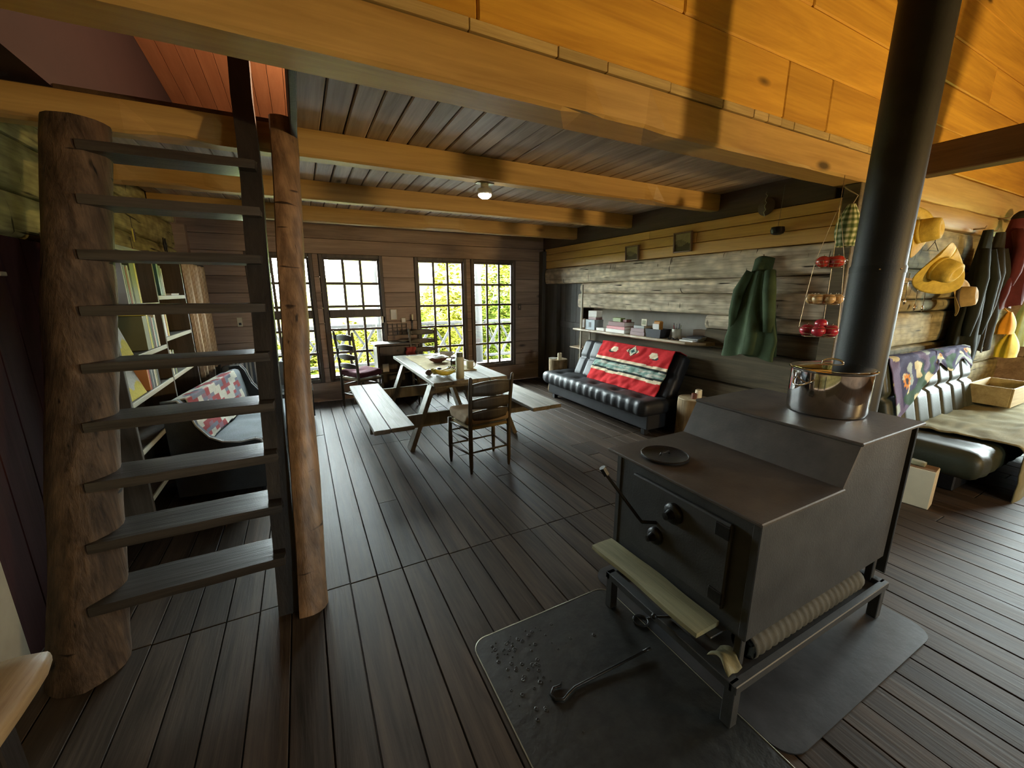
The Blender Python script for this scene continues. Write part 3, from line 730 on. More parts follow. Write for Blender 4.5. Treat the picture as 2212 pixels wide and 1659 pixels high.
for a in (3.6, 4.4, 5.2):
    wpart(MB().lathe([(.005, 0), (.004, .003), (0, .004)], 8, M=Matrix.Translation((PX+(PR+.002)*math.cos(a), PY+(PR+.002)*math.sin(a), 1.70)) @ V((math.cos(a), math.sin(a), 0)).to_track_quat('Z', 'Y').to_matrix().to_4x4()), 'screw', 'steel', pp)
# pot
pt = thing('stock_pot', 'shiny stainless steel stock pot with a lid on the stove', 'pot', (2.265, .995, 1.018))
R_ = .163
MB().lathe([(R_-.02, 0), (R_-.006, .004), (R_, .02), (R_, .205), (R_+.010, .213), (R_+.011, .217), (R_+.006, .219), (R_-.004, .213), (R_-.004, .02), (0, .012)], 56).build('pot_body', 'steel', pt, None, 'auto')
ld = MB().lathe([(R_+.002, .219), (R_+.003, .223), (R_-.01, .2265), (R_-.03, .229), (R_*.6, .237), (R_*.25, .242), (0, .243)], 48).build('lid', 'steel', pt, None, 'auto')
MB().tube([(.040*math.cos(a), 0, .242+.019*math.sin(a)) for a in [PI*i/10 for i in range(11)]], .0045, 8).build('lid_handle', 'steel', ld, None, True, (0, 0, -1.1))
for an in (-3.38, -.24):
    pts = [V((math.cos(an+q*.28)*(R_+.004+.035*(1-q*q)), math.sin(an+q*.28)*(R_+.004+.035*(1-q*q)), .172-.03*(1-q*q))) for q in [-1+i/5 for i in range(11)]]
    MB().tube(pts, .0045, 8).build('side_handle', 'steel', pt, None, True)
tr = thing('griddle_lid', 'round flat cast iron griddle plate on the front of the stove', 'griddle', (1.445, 1.24, .843))
MB().lathe([(.10, 0), (.108, .004), (.109, .012), (.104, .015), (.098, .010), (0, .009)], 40).build('plate', 'iron', tr, None, 'auto')
MB().tube([(-.03, 0, .012), (-.025, 0, .022), (.025, 0, .022), (.03, 0, .012)], .005, 8).build('grip', 'iron', tr, None, True)
# ridged roll in the side rail
m = MB(); pr_ = []
for i in range(61):
    x = -.42+.84*i/60; pr_.append((.052+.0035*math.sin(i*2.09), x))
pr_ = pr_+[(.040, .42), (.038, -.42)]
Mx = Matrix.Rotation(PI/2, 4, 'Y')
m.lathe(pr_+[pr_[0]], 20, M=Mx); tag(m.build('ridged_roll', 'rollbark', None, (1.83, .752, .241), True), 'ridged grey hollow roll lying along the side rail of the stove', 'roll')
m = MB(); m.cloth(lambda u, v: (1.26+.08*v+.012*math.sin(u*5), .80-.10*u, .212+.035*math.sin(u*2.6+.3)+.006*math.sin(v*7)), 14, 8, .003)
tag(m.build('curled_bark', 'slabwood', None, None, True), 'curled grey strip of bark on the front corner of the stove frame', 'bark')
# hearth boards
def rrect(x0, x1, y0, y1, r, n=6):
    out = []
    for (cx, cy, a0) in ((x1-r, y1-r, 0), (x0+r, y1-r, PI/2), (x0+r, y0+r, PI), (x1-r, y0+r, 3*PI/2)):
        for i in range(n+1): a = a0+PI/2*i/n; out.append((cx+r*math.cos(a), cy+r*math.sin(a)))
    return out
h = thing('hearth_board', 'black rounded hearth board with a worn pitted corner in front of the stove', 'hearth board', (.95, .9, 0))
wpart(MB().prism(rrect(.54, 1.335, .10, 1.475, .07), .002, .0075, lambda u, v, w_: V((u, v, w_))), 'board', 'mat_black', h)
pts = [V((u, v, .006)) for u, v in rrect(.54, 1.335, .10, 1.475, .07)]; wpart(MB().tube(pts+[pts[0]], .0032, 6, False), 'metal_edge', 'edge', h, True)
m = MB()
random.seed(5)
for i in range(70):
    x, y = .60+abs(random.gauss(0, .13)), 1.42-abs(random.gauss(0, .16))
    if x < 1.2 and y > .8:
        r = random.uniform(.003, .012); m.lathe([(r, 0), (r*.8, .002), (r*.5, .0026), (r*.3, .0006), (0, .0004)], 7, (x, y, .0075))
wpart(m, 'cinder_pits', 'mat_black', h, True)['kind'] = 'stuff'
h2 = MB().prism(rrect(1.34, 2.52, .50, 1.6, .09), .002, .0075, lambda u, v, w_: V((u, v, w_))).build('hearth_sheet', 'mat_grey'); tag(h2, 'dull grey metal hearth sheet under the stove', 'hearth sheet')
# fire tools
pk = thing('fire_poker', 'long black iron poker with a hooked end lying on the hearth board', 'poker', (.75, 1.08, .01))
zz = .0155
wpart(MB().tube([(1.205, 1.055, zz+.01), (.90, 1.066, zz), (.835, 1.067, zz), (.80, 1.058, zz), (.765, 1.045, zz), (.735, 1.06, zz), (.73, 1.085, zz), (.755, 1.105, zz), (.785, 1.10, zz), (.80, 1.112, zz)], [.006]*9+[.003], 8), 'rod', 'iron', pk, True)
wpart(MB().tube([(1.20, 1.055, zz+.01), (1.24, 1.052, zz+.012)], [.006, .009], 8), 'tip', 'iron', pk, True)
ak = thing('ash_rake', 'short iron rake handle with a ball end on the front rail', 'rake', (1.26, 1.0, .2))
wpart(MB().tube([(1.225, 1.03, .222), (1.45, .93, .20)], .0055, 8), 'rod', 'iron', ak, True)
wpart(MB().lathe([(0, -.013), (.009, -.009), (.013, 0), (.009, .009), (0, .013)], 12, (1.222, 1.032, .224)), 'ball_end', 'iron', ak, True)
rg = thing('lid_lifter', 'iron lifter with a ring handle lying under the stove front', 'tool', (1.32, 1.2, .02))
wpart(MB().tube([(1.33+.036*math.cos(a), 1.20+.036*math.sin(a), .0125) for a in [2*PI*i/20 for i in range(21)]], .0045, 7, False), 'ring', 'iron', rg, True)
wpart(MB().tube([(1.366, 1.195, .0125), (1.52, 1.15, .0125)], .0045, 7), 'shank', 'iron', rg, True)
# ================================================================ PICNIC TABLE
random.seed(11)
tt = thing('picnic_table', 'weathered grey picnic table with plank benches on A-frame legs', 'picnic table', (1.46, 4.68, 0))
TZ = .74
for j in range(4):
    a = 1.06+j*.2; wpart(MB().cbox((a+.002, 3.72+random.uniform(-.01, .01), TZ-.04), (a+.197, 5.66+random.uniform(-.01, .01), TZ), .005), 'top_plank', 'table', tt)
for (xa, xb) in ((.445, .585), (.592, .80), (2.02, 2.225), (2.232, 2.375)):
    wpart(MB().cbox((xa, 3.46+random.uniform(-.02, .02), .39), (xb, 5.42, .43), .005), 'bench_plank', 'table', tt)
for y in (3.98, 5.28):
    for s_ in (-1, 1):
        wpart(MB().bar((1.46+s_*.33, y, TZ-.042), (1.46+s_*.60, y, .0), .045, .14, (0, 1, 0)), 'leg', 'tableleg', tt)
    wpart(MB().cbox((.47, y-.065, .25), (2.36, y-.024, .388), .004), 'bench_bearer', 'tableleg', tt)
    wpart(MB().cbox((1.09, y+.024, TZ-.13), (1.83, y+.062, TZ-.042), .004), 'top_bearer', 'tableleg', tt)
for s_ in (-1, 1):
    y = 3.98 if s_ < 0 else 5.28
    wpart(MB().bar((1.46, y-.09*s_, .32), (1.46, y-.58*s_, TZ-.045), .09, .04, (1, 0, 0)), 'brace', 'tableleg', tt)
# ================================================================ LADDER-BACK CHAIRS
def ladder_chair(label, slats, bh, loc, rz, seatw=.40, fw_=.47, dp=.36, sh=.44, group='ladder-back chairs'):
    t = thing('ladder_back_chair', label, 'chair', loc, rz, group)
    for s_ in (-1, 1):
        x = s_*seatw/2
        MB().tube([(x, -dp/2, 0), (x, -dp/2, .06), (x, -dp/2, .2), (x, -dp/2, sh), (x*1.02, -dp/2-.015, bh*.7), (x*1.05, -dp/2-.045, bh*.95), (x*1.06, -dp/2-.05, bh-.01), (x*1.06, -dp/2-.05, bh)], [.011, .017, .02, .019, .018, .016, .014, .006], 10).build('rear_post', 'chair', t, None, True)
        xf = s_*fw_/2
        MB().tube([(xf, dp/2, 0), (xf, dp/2, .06), (xf, dp/2, .2), (xf, dp/2, sh+.01)], [.011, .017, .02, .018], 10).build('front_leg', 'chair', t, None, True)
        for z in (.16, .30): MB().tube([(x, -dp/2, z+.02), ((x+xf)/2, 0, z+.02), (xf, dp/2, z+.02)], [.007, .011, .007], 7).build('stretcher', 'chair', t, None, True)
        MB().tube([(x, -dp/2, sh-.03), (xf, dp/2, sh-.03)], .012, 7).build('seat_rail', 'chair', t, None, True)
    for z in (.18, .32): MB().tube([(-fw_/2, dp/2, z), (0, dp/2, z), (fw_/2, dp/2, z)], [.007, .011, .007], 7).build('stretcher', 'chair', t, None, True)
    MB().tube([(-seatw/2, -dp/2, .20), (0, -dp/2, .20), (seatw/2, -dp/2, .20)], [.007, .011, .007], 7).build('stretcher', 'chair', t, None, True)
    MB().tube([(-fw_/2, dp/2, sh-.02), (fw_/2, dp/2, sh-.02)], .012, 7).build('seat_rail', 'chair', t, None, True)
    m = MB()
    m.cloth(lambda u, v: ((u-.5)*((seatw)*(1-v)+fw_*v), (v-.5)*dp, sh-.006-.018*(1-(2*u-1)**2)*(1-(2*v-1)**2)), 10, 8, .022); m.build('woven_seat', 'rush', t, None, True)
    for (z, hgt) in slats:
        yb = lambda zz: -dp/2-.045*max(0, (zz-sh)/(bh-sh))
        m = MB(); m.cloth(lambda u, v: ((u-.5)*seatw*1.0, yb(z)-.028*(1-(2*u-1)**2), z+(v-.5)*hgt+(.022*(1-(2*u-1)**2) if v > .5 else .006*math.cos(u*6))), 14, 3, .011)
        m.build('back_slat', 'chair', t, None, True)
    return t
def seat_cushion(label, loc, rz, mat, w_=.42, d=.38, h=.075, name='seat_cushion'):
    m = MB(); rbox(m, (-w_/2, -d/2, 0), (w_/2, d/2, h), .036, (16, 14, 4), lambda p, n: V((.012*nz(p.y*9, p.z*20, 2), .012*nz(p.x*9, p.z*20), (.022*nz(p.x*7, p.y*7, loc[0])-.02*math.exp(-(p.x**2+p.y**2)/.004)) if n.z > -.2 else 0)))
    return tag(m.build(name, mat, None, loc, True, (0, 0, rz)), label, 'cushion')
ladder_chair('dark ladder-back chair with its back turned at the near end of the picnic table', [(.775, .11), (.645, .085), (.535, .075)], .90, (1.39, 3.345, 0), math.radians(5), .395, .47)
seat_cushion('frayed tan cushion on the chair at the near end of the picnic table', (1.385, 3.35, .452), math.radians(5), 'cush_tan', .46, .40, .10)
ladder_chair('dark ladder-back chair by the split window with a purple cushion on it', [(1.0, .06), (.865, .055), (.735, .055), (.61, .05)], 1.09, (.66, 5.98, 0), math.radians(-62), .40, .46)
seat_cushion('purple cushion on the ladder-back chair by the window', (.67, 5.985, .452), math.radians(-62), 'cush_purple', .42, .40, .085)
ladder_chair('dark ladder-back chair at the far end of the picnic table before the window', [(1.0, .06), (.865, .055), (.735, .055), (.61, .05)], 1.07, (1.62, 5.90, 0), math.radians(183), .38, .45)

# ================================================================ ON THE TABLE
M['runner'] = plain('table_runner', (.42, .35, .20), .9, 0, .1, .4, 150, .2, 8)
M['banana'] = plain('banana_skin', (.55, .40, .035), .5, 0, .4, 0, 60, .2, 14)
M['bananatip'] = plain('banana_tip', (.06, .04, .02), .7)
M['bottle'] = plain('cream_bottle', (.52, .50, .33), .45)
M['olive'] = plain('olive_lid', (.10, .10, .06), .5)
M['onionskin'] = plain('brown_skin', (.10, .05, .03), .4, 0, .5, 0, 60, .3, 12)
M['pale'] = plain('pale_ceramic', (.62, .60, .54), .25)
M['clear'] = glassmat('clear_glass', (.92, .97, .95))
M['rednut'] = plain('reddish_fill', (.16, .06, .04), .6, 0, .3, .6, 60, .4, 30)
o = MB().cloth(lambda u, v: (1.19+.50*u+.01*nz(v*6, u*3), 4.15+1.35*v, TZ+.006+.003*nz(u*8, v*14)), 12, 24, .004).build('table_runner', 'runner', None, None, True); tag(o, 'tan woven runner lying along the picnic table', 'runner')
t = thing('bananas', 'bunch of ripe yellow bananas on the picnic table', 'bananas', (1.25, 3.98, TZ))
for i in range(5):
    a = -.5+.26*i; pts = []; rr = []
    for j in range(11):
        q = j/10; ang = -1.15+2.0*q
        x = .105*math.sin(ang); z = .035+.085*(1-math.cos(ang))*.75
        pts.append(V((x, -.055+.028*i+(.02*(1-q))*(i-2)*-.6, z+.004*(i % 2)))); rr.append([.006, .012, .016, .0175, .018, .018, .0178, .017, .014, .009, .005][j])
    b = MB().tube(pts, rr, 9).build('banana', 'banana', t, None, True)
    MB().tube([pts[-1], pts[-1]+V((.012, 0, .012))], [.006, .004], 6).build('stem_tip', 'bananatip', b, None, True)
t.rotation_euler = (0, 0, .25); t.scale = (1.25, 1.25, 1.25)
b = thing('water_bottle', 'tall cream insulated bottle with an olive cap on the picnic table', 'bottle', (1.375, 3.83, TZ))
MB().lathe([(.040, 0), (.042, .005), (.042, .205), (.040, .215), (.034, .222), (0, .222)], 28).build('bottle_body', 'bottle', b, None, 'auto')
MB().lathe([(.033, .22), (.034, .224), (.034, .262), (.030, .267), (0, .267)], 24).build('bottle_cap', 'olive', b, None, 'auto')
def blob(name, label, cat, loc, r, mat, sq=.9, group=None, stem=None):
    m = MB(); pf = [(r*math.sin(PI*i/10)*(1 if i else 0)+(0 if 0 < i < 10 else 0), r*sq*(1-math.cos(PI*i/10))) for i in range(11)]; pf[0] = (0, pf[0][1]); pf[-1] = (0, pf[-1][1]-r*.08)
    o = m.lathe(pf, 18).build(name, mat, None, loc, True); tag(o, label, cat, group)
    if stem: MB().tube([(0, 0, r*sq*1.88), (.003, 0, r*sq*2.2)], [r*.07, r*.05], 6).build('stem', stem, o, None, True)
    return o
blob('red_onion', 'dark brown-skinned onion beside the bananas', 'onion', (1.13, 4.12, TZ), .038, 'onionskin', .85, None, 'cush_tan')
for i, (x, y, lb) in enumerate(((1.24, 4.16, 'dark avocado behind the bananas'), (1.33, 4.12, 'dark avocado leaning by the cream bottle'))):
    m = MB().lathe([(0, 0), (.024, .006), (.034, .03), (.030, .055), (.018, .08), (0, .09)], 16, M=Matrix.Rotation(1.3, 4, 'X')); tag(m.build('avocado', 'mat_black', None, (x, y, TZ+.036), True), lb, 'avocado')
bw = thing('fruit_bowl', 'wide pale bowl heaped with reddish fruit on the picnic table', 'bowl', (1.45, 4.84, TZ+.006))
MB().lathe([(.05, 0), (.055, .006), (.10, .03), (.125, .062), (.122, .064), (.097, .035), (.05, .012), (0, .01)], 30).build('bowl', 'rednut', bw, None, 'auto')
m = MB(); m.cloth(lambda u, v: (-.13+.26*u, -.10+.20*v, .066+.028*math.sin(u*PI)*math.sin(v*PI)+.02*nz(u*4, v*4)), 14, 12, .003); m.build('bag', 'white', bw, None, True)
jr = thing('glass_jar', 'glass storage jar with a metal lid behind the bananas', 'jar', (1.56, 4.52, TZ+.006))
MB().lathe([(.045, 0), (.05, .006), (.05, .075), (.04, .09), (.038, .088), (.047, .073), (.047, .008), (0, .005)], 24).build('jar_glass', 'clear', jr, None, 'auto')
MB().lathe([(0, .012), (.044, .012), (.044, .06), (0, .063)], 20).build('contents', 'rednut', jr, None, 'auto')
MB().lathe([(.042, .088), (.044, .09), (.044, .108), (.04, .112), (0, .112)], 24).build('lid', 'steel', jr, None, 'auto')
mg = thing('mug', 'cream mug beside the tall bottle', 'mug', (1.66, 4.28, TZ))
MB().lathe([(.036, 0), (.04, .006), (.042, .09), (.039, .09), (.036, .01), (0, .008)], 24).build('mug_body', 'bottle', mg, None, 'auto')
MB().tube([(.04+.028*math.sin(a), 0, .045+.028*math.cos(a)) for a in [PI*i/8 for i in range(9)]], .005, 7).build('handle', 'bottle', mg, None, True)
bk = thing('open_book', 'open book lying beside the runner on the picnic table', 'book', (1.70, 4.9, TZ), .2)
for s_ in (-1, 1):
    m = MB(); m.cloth(lambda u, v: (s_*.11*u, -.085+.17*v, .018*math.sin(min(1, u*1.4)*PI/1.6)*(1-u*.6)+.005), 8, 3, .004); m.build('page_block', 'white', bk, None, True)
MB().cbox((-.115, -.09, 0), (.115, .09, .003), .001).build('cover', 'olive', bk)
t = thing('glass_dish', 'clear glass baking dish at the far end of the picnic table', 'dish', (1.72, 5.3, TZ))
MB().lathe([(.07, 0), (.08, .005), (.10, .05), (.104, .052), (.098, .048), (.078, .009), (0, .006)], 28).build('dish', 'pale', t, None, 'auto')
# ================================================================ BLACK FUTON SOFA WITH RED BLANKET
random.seed(21)
sf = thing('futon_sofa', 'black leather futon sofa under the log wall shelf', 'sofa', (3.6, 4.15, 0))
YA, YB = 3.08, 5.22
def tuft(p, n, ys, xs):
    d = 0
    for y in ys:
        for x in xs: d += math.exp(-((p.x-x)**2+(p.y-y)**2)/.0035)
    return d
m = MB()
ysb = [YA+.27+(YB-YA-.54)*i/4 for i in range(5)]
rbox(m, (3.20, YA, .235), (3.84, YB, .415), .07, (16, 60, 6), lambda p, n: V((-.012*max(0, -n.x)*math.sin(p.y*46+2*nz(p.y*4)), 0, (-.05*tuft(p, n, ysb, (3.40, 3.62))-.012*math.exp(-((p.x-3.51)/.02)**2)+.006*math.sin(p.y*40)*max(0, 1-(p.x-3.2)/.12)) if n.z > .3 else -.01*max(0, -n.x)*abs(math.sin(p.y*23)))))
wpart(m, 'seat_cushion', 'leather', sf, True)
m = MB(); TH = math.radians(24)
Mb = Matrix.Translation((3.60, 0, .40)) @ Matrix.Rotation(TH, 4, 'Y')
rbox(m, (-.02, YA+.03, -.02), (.15, YB-.29, .545), .055, (6, 60, 24), lambda p, n: V((.028*(math.exp(-((p.z-.27)/.018)**2)+sum(math.exp(-((p.y-y)/.016)**2) for y in (YA+.36, YB-.50)))+.012*sum(math.exp(-((p.y-y)/.015)**2) for y in (YA+.72, YA+1.08, YA+1.44)), 0, 0) if n.x < -.2 else (0, 0, 0)), Mb)
wpart(m, 'backrest', 'leather', sf, True)
wpart(MB().cbox((3.31, YA+.04, .07), (3.82, YB-.04, .25), .01), 'base', 'leather', sf)
for x in (3.36, 3.74):
    for y in (YA+.12, YB-.16): wpart(MB().cbox((x-.03, y-.03, 0), (x+.03, y+.03, .072), .005), 'foot', 'black', sf)
# red blanket over the backrest
RED, CRM, TEAL, BLK, GRY = (.45, .018, .020), (.62, .50, .34), (.10, .22, .19), (.015, .018, .018), (.42, .40, .33)
def red_pat(u, v):
    # u along the sofa, v from the top edge down the front
    if .19 < v < .46:
        for (cu, w_) in ((.5, .085),):
            a, b = abs(u-cu)/w_, abs(v-.30)/.10
            if a+b < 1.0:
                if a+b < .3: return BLK
                if a+b < .52: return TEAL
                return CRM if int(a*5+b*3) % 3 else BLK
        for cu, sgn in ((.24, 1), (.78, -1)):
            x = (u-cu)*sgn; y = v-.27
            if 0 <= y < .10 and abs(x) < .055-.4*abs(y-.05): return CRM
            if -.06 <= y-.10 < .03 and abs(x+.03) < .05-.7*abs(y-.09): return BLK
        return RED
    w_ = .012*nz(u*5, v*5)
    v2 = v+w_
    if .50 < v2 < .545: return CRM
    if .545 < v2 < .58: return BLK
    if .58 < v2 < .70: return tuple(a*.75+b*.25 for a, b in zip(TEAL, GRY)) if nz(u*9, v*30) > -.1 else GRY
    if .70 < v2 < .735: return BLK
    if .735 < v2 < .785: return CRM
    return RED
def red_fn(u, v):
    y = YA+.12+(1-u)*1.27
    s_ = v*.70-.13          # path length measured from the top front edge
    if s_ < 0:
        q = V((.02-s_*1.0, y, .565))
    else:
        q = V((-.048+.008*nz(u*9, v*7), y+.09*s_*0+.12*s_*(u-.0)*-.0, .545-s_))
    q.x += .020*nz(u*6+3+v*3, v*4)+.010*nz(u*17+v*5, v*9)-.014
    q.y += .14*max(0, s_)*1.0*(.55)
    return Mb @ q
o = painted_cloth('red_blanket', red_fn, 110, 80, red_pat, 'weave', None, .006); tag(o, 'red southwestern blanket with a dark stripe draped on the black sofa', 'blanket')
# ================================================================ STUMPS AND CANDLES
def stump(label, loc, r, h, ov=0):
    t = thing('stump_table', label, 'stump', loc)
    wob = lambda a, z: 1+.06*nz(math.cos(a)*1.5+loc[1], math.sin(a)*1.5, z*2)+.02*nz(math.cos(a)*6, math.sin(a)*6, z*3)+ov*max(0, math.cos(a+1.0))*.3*(z/h)
    MB().lathe([(r*1.05, 0), (r, h*.2), (r*.97, h*.5), (r*1.0, h*.85), (r*.99, h*.985)], 36, wob=wob).build('trunk', 'stump', t, None, 'auto')
    MB().lathe([(r*.985, h*.985), (r*.97, h), (0, h+.001)], 36, wob=lambda a, z: wob(a, h)).build('cut_top', 'stumptop', t, None, 'auto')
    return t
stump('knotty tree stump table at the stove end of the black sofa', (3.70, 2.86, 0), .155, .47, .25)
stump('tree stump table at the window end of the black sofa', (3.66, 5.45, 0), .15, .53)
def candle(label, loc, r, h, jar=None):
    t = thing('candle', label, 'candle', loc)
    MB().lathe([(r*.98, 0), (r, .004), (r, h*.97), (r*.9, h), (r*.55, h-.012), (0, h-.014)], 20, wob=lambda a, z: 1+(.05*math.sin(2*a+1) if z > h*.9 else 0)).build('wax', 'wax', t, None, 'auto')
    MB().tube([(0, 0, h-.015), (.002, 0, h+.004)], .0015, 5).build('wick', 'black', t)
candle('fat cream candle on the stump beside the stove', (3.75, 2.84, .472), .036, .085)
o = MB().lathe([(.026, 0), (.028, .004), (.028, .056), (.025, .058), (.024, .01), (0, .008)], 18).build('votive_jar', 'rednut', None, (3.665, 2.825, .472), 'auto'); tag(o, 'small dark red votive jar next to the candle on the stump', 'jar')
candle('cream pillar candle on the stump by the dark door', (3.63, 5.36, .531), .034, .11)
o = MB().lathe([(.055, 0), (.075, .006), (.078, .010), (.05, .006), (0, .005)], 22).build('saucer', 'pale', None, (3.60, 5.50, .531), 'auto'); tag(o, 'pale saucer on the stump by the dark door', 'saucer')
# ================================================================ LIVE-EDGE SHELF AND WHAT STANDS ON IT
M['shelfwood'] = wood('shelf_plank', (.22, .15, .08), (.44, .32, .18), 'Y', 8, .55, 0, .3, .05)
sh = thing('wall_shelf', 'live-edge plank shelf with a pale pole along the log wall', 'shelf', (3.95, 4.05, 1.0))
SZ = 1.05
m = MB(); n = 40; vs = []
for i in range(n+1):
    y = 2.90+2.28*i/n; e = 3.735+.03*nz(y*2.2, 4.)+.012*nz(y*9, 1.)
    if y < 3.05: e += (3.05-y)*.9
    vs += [(e+.02, y, SZ-.036), (e, y, SZ-.022), (e+.008, y, SZ), (4.22, y, SZ), (4.22, y, SZ-.036)]
fs = [(i*5+j, i*5+(j+1) % 5, (i+1)*5+(j+1) % 5, (i+1)*5+j) for i in range(n) for j in range(5)]+[list(range(5)), [n*5+j for j in range(5)]]
wpart(m.add(vs, fs), 'plank', 'shelfwood', sh)
wpart(MB().cbox((3.755, 4.985, 0), (3.78, 5.01, 1.705), .002), 'pole', 'cream', sh)
wpart(MB().cbox((3.76, 4.955, .735), (3.96, 5.28, .755), .002), 'lower_shelf', 'shelfwood', sh)
wpart(MB().cbox((3.93, 4.99, .3), (3.95, 5.01, 1.013), .002), 'rear_pole', 'cream', sh)
def bmat(name, c, r=.55): M[name] = plain(name, c, r, 0, .4, 0, 60, .08)
for nme, c in dict(b_blue=(.33, .38, .42), b_white=(.70, .67, .62), b_pink=(.50, .16, .17), b_maroon=(.16, .05, .045), b_green=(.20, .24, .08), b_mauve=(.25, .15, .15), b_amber=(.45, .20, .03), b_cup=(.42, .40, .32), b_brown=(.20, .12, .06), b_dark=(.03, .03, .035), b_cream=(.60, .52, .36), b_red=(.35, .04, .03), b_yellow=(.65, .55, .10), b_olive=(.17, .16, .07), b_teal=(.05, .14, .15), b_orange=(.5, .2, .06), b_grey=(.25, .25, .24)).items(): bmat(nme, c)
def book_flat(label, x0, x1, y0, y1, z0, z1, cov, tilt=0):
    """book lying flat, spine towards the room (-X)"""
    t = thing('book', label, 'book', ((x0+x1)/2, (y0+y1)/2, z0), tilt, 'books on the log wall shelf')
    a, b, h = (x1-x0)/2, (y1-y0)/2, z1-z0
    MB().cbox((-a, -b, 0), (a, b, .003), .001).cbox((-a, -b, h-.003), (a, b, h), .001).cbox((-a, -b, .002), (-a+.004, b, h-.002), .001).build('cover', cov, t)
    MB().cbox((-a+.004, -b+.004, .003), (a-.005, b-.004, h-.003), .001).build('pages', 'white', t)
def carton(name, label, cat, x0, x1, y0, y1, z0, z1, mat, part=None, pm=None, group=None):
    t = thing(name, label, cat, ((x0+x1)/2, (y0+y1)/2, z0), 0, group)
    a, b, h = (x1-x0)/2, (y1-y0)/2, z1-z0
    MB().cbox((-a, -b, 0), (a, b, h), .003).build('carton', mat, t)
    MB().cbox((-a-.001, -b-.001, h*.82), (a+.001, b+.001, h+.001), .003).build('lid', part or mat, t)
    if pm: MB().cbox((-a-.002, -b*.25, h*.25), (-a, b*.25, h*.75), .0005).build('printed_mark', pm, t)
carton('card_box', 'grey-blue box with a dark mark at the pole end of the shelf', 'box', 3.79, 3.95, 4.71, 4.93, SZ, 1.195, 'b_blue', None, 'b_dark')
carton('card_box', 'white carton on top of the grey-blue box', 'box', 3.80, 3.92, 4.70, 4.88, 1.197, 1.24, 'b_mauve', 'b_white')
o = MB(); Mx = Matrix.Translation((3.86, 4.79, 1.242)) @ Matrix.Rotation(.12, 4, 'Z')
o = o.cbox((-.06, -.085, 0), (.06, .085, .085), .004, Mx).build('white_tin', 'b_white'); tag(o, 'tilted white tin topping the stack by the shelf pole', 'tin')
f_ = thing('photo_frame', 'small photo frame leaning by the pole on the shelf', 'frame', (3.84, 5.06, SZ), .3)
MB().cbox((-.008, -.05, 0), (.008, .05, .15), .002).build('frame', 'b_brown', f_); MB().cbox((-.0095, -.038, .015), (-.0075, .038, .135), .0005).build('photo', 'b_white', f_)
carton('card_box', 'low white box between the blue box and the pink book', 'box', 3.79, 3.90, 4.50, 4.67, SZ, 1.09, 'b_white')
book_flat('thick white-spined book at the bottom of the pink book stack', 3.79, 3.97, 4.09, 4.46, SZ, 1.098, 'b_white')
book_flat('pink book lying on the white book', 3.795, 3.97, 4.09, 4.45, 1.099, 1.138, 'b_pink')
book_flat('dark red book topping the pink book stack', 3.80, 3.98, 4.10, 4.42, 1.139, 1.198, 'b_maroon')
carton('card_box', 'small green box on the dark red book', 'box', 3.82, 3.90, 4.20, 4.36, 1.1985, 1.25, 'b_green')
carton('card_box', 'small brown box beside the green box', 'box', 3.84, 3.93, 4.11, 4.18, 1.1985, 1.235, 'b_maroon', 'b_olive')
book_flat('mauve book at the bottom of the stack behind the black basket', 3.80, 3.97, 3.74, 3.99, SZ, 1.095, 'b_mauve')
book_flat('mauve book in the middle of the stack behind the black basket', 3.80, 3.97, 3.75, 3.98, 1.0955, 1.14, 'b_mauve')
book_flat('greyish book on top of the stack behind the black basket', 3.81, 3.96, 3.76, 3.94, 1.1405, 1.175, 'b_grey')
f_ = thing('photo_frame', 'tiny cream-framed picture on the book stack by the basket', 'frame', (3.85, 3.80, 1.1755))
MB().cbox((-.006, -.045, 0), (.006, .045, .085), .002).build('frame', 'b_cream', f_); MB().cbox((-.0075, -.03, .015), (-.0055, .03, .07), .0005).build('photo', 'b_olive', f_)
bs_ = thing('storage_basket', 'black square basket holding papers on the shelf', 'basket', (3.86, 3.58, SZ))
m = MB()
for (a, b, c, d) in ((-.075, -.10, -.062, -.085), (.075, -.10, .062, -.085)): pass
def tray(mb, hx, hy, h, t, ta=.85):
    q = [(-1, -1), (1, -1), (1, 1), (-1, 1)]; vs = []
    for (s_, z, ins) in ((ta, 0, 0), (1, h, 0), (1, h, t), (ta, t, t)):
        vs += [V((a*(hx*s_-ins), b*(hy*s_-ins), z)) for a, b in q]
    fs = [(0, 3, 2, 1), (12, 13, 14, 15)]
    for l in range(3): fs += [(l*4+i, l*4+(i+1) % 4, l*4+4+(i+1) % 4, l*4+4+i) for i in range(4)]
    return mb.add(vs, fs)
tray(m, .09, .125, .105, .005).build('bin', 'b_dark', bs_)
o = MB().cbox((-.03, -.055, 0), (.03, .055, .19), .012).build('amber_box', 'b_amber', None, (3.885, 3.60, SZ+.006)); tag(o, 'amber carton standing in the black basket', 'carton')
o = MB().cbox((-.002, -.05, 0), (.002, .05, .135), .0008).build('paper_card', 'b_white', None, (3.845, 3.59, SZ+.03), False, (0, -.12, 0)); tag(o, 'white card in front of the amber carton', 'card')
pc = thing('pencil_cup', 'pale cup crammed with pens on the shelf', 'cup', (3.90, 3.33, SZ))
MB().lathe([(.045, 0), (.05, .004), (.052, .12), (.048, .12), (.045, .008), (0, .006)], 20).build('cup', 'b_cup', pc, None, 'auto')
for i in range(7):
    a = i*.9; MB().tube([(.02*math.cos(a), .02*math.sin(a), .01), (.042*math.cos(a), .042*math.sin(a), .165+.01*(i % 3))], .004, 6).build('pen', ('b_dark', 'b_brown', 'b_dark', 'b_red', 'b_grey', 'b_dark', 'b_olive')[i], pc)
m = MB(); pts = [V((3.80+.03*math.sin(i*1.1), 3.22+.012*i+.0, SZ+.008+.006*(i % 3))) for i in range(14)]
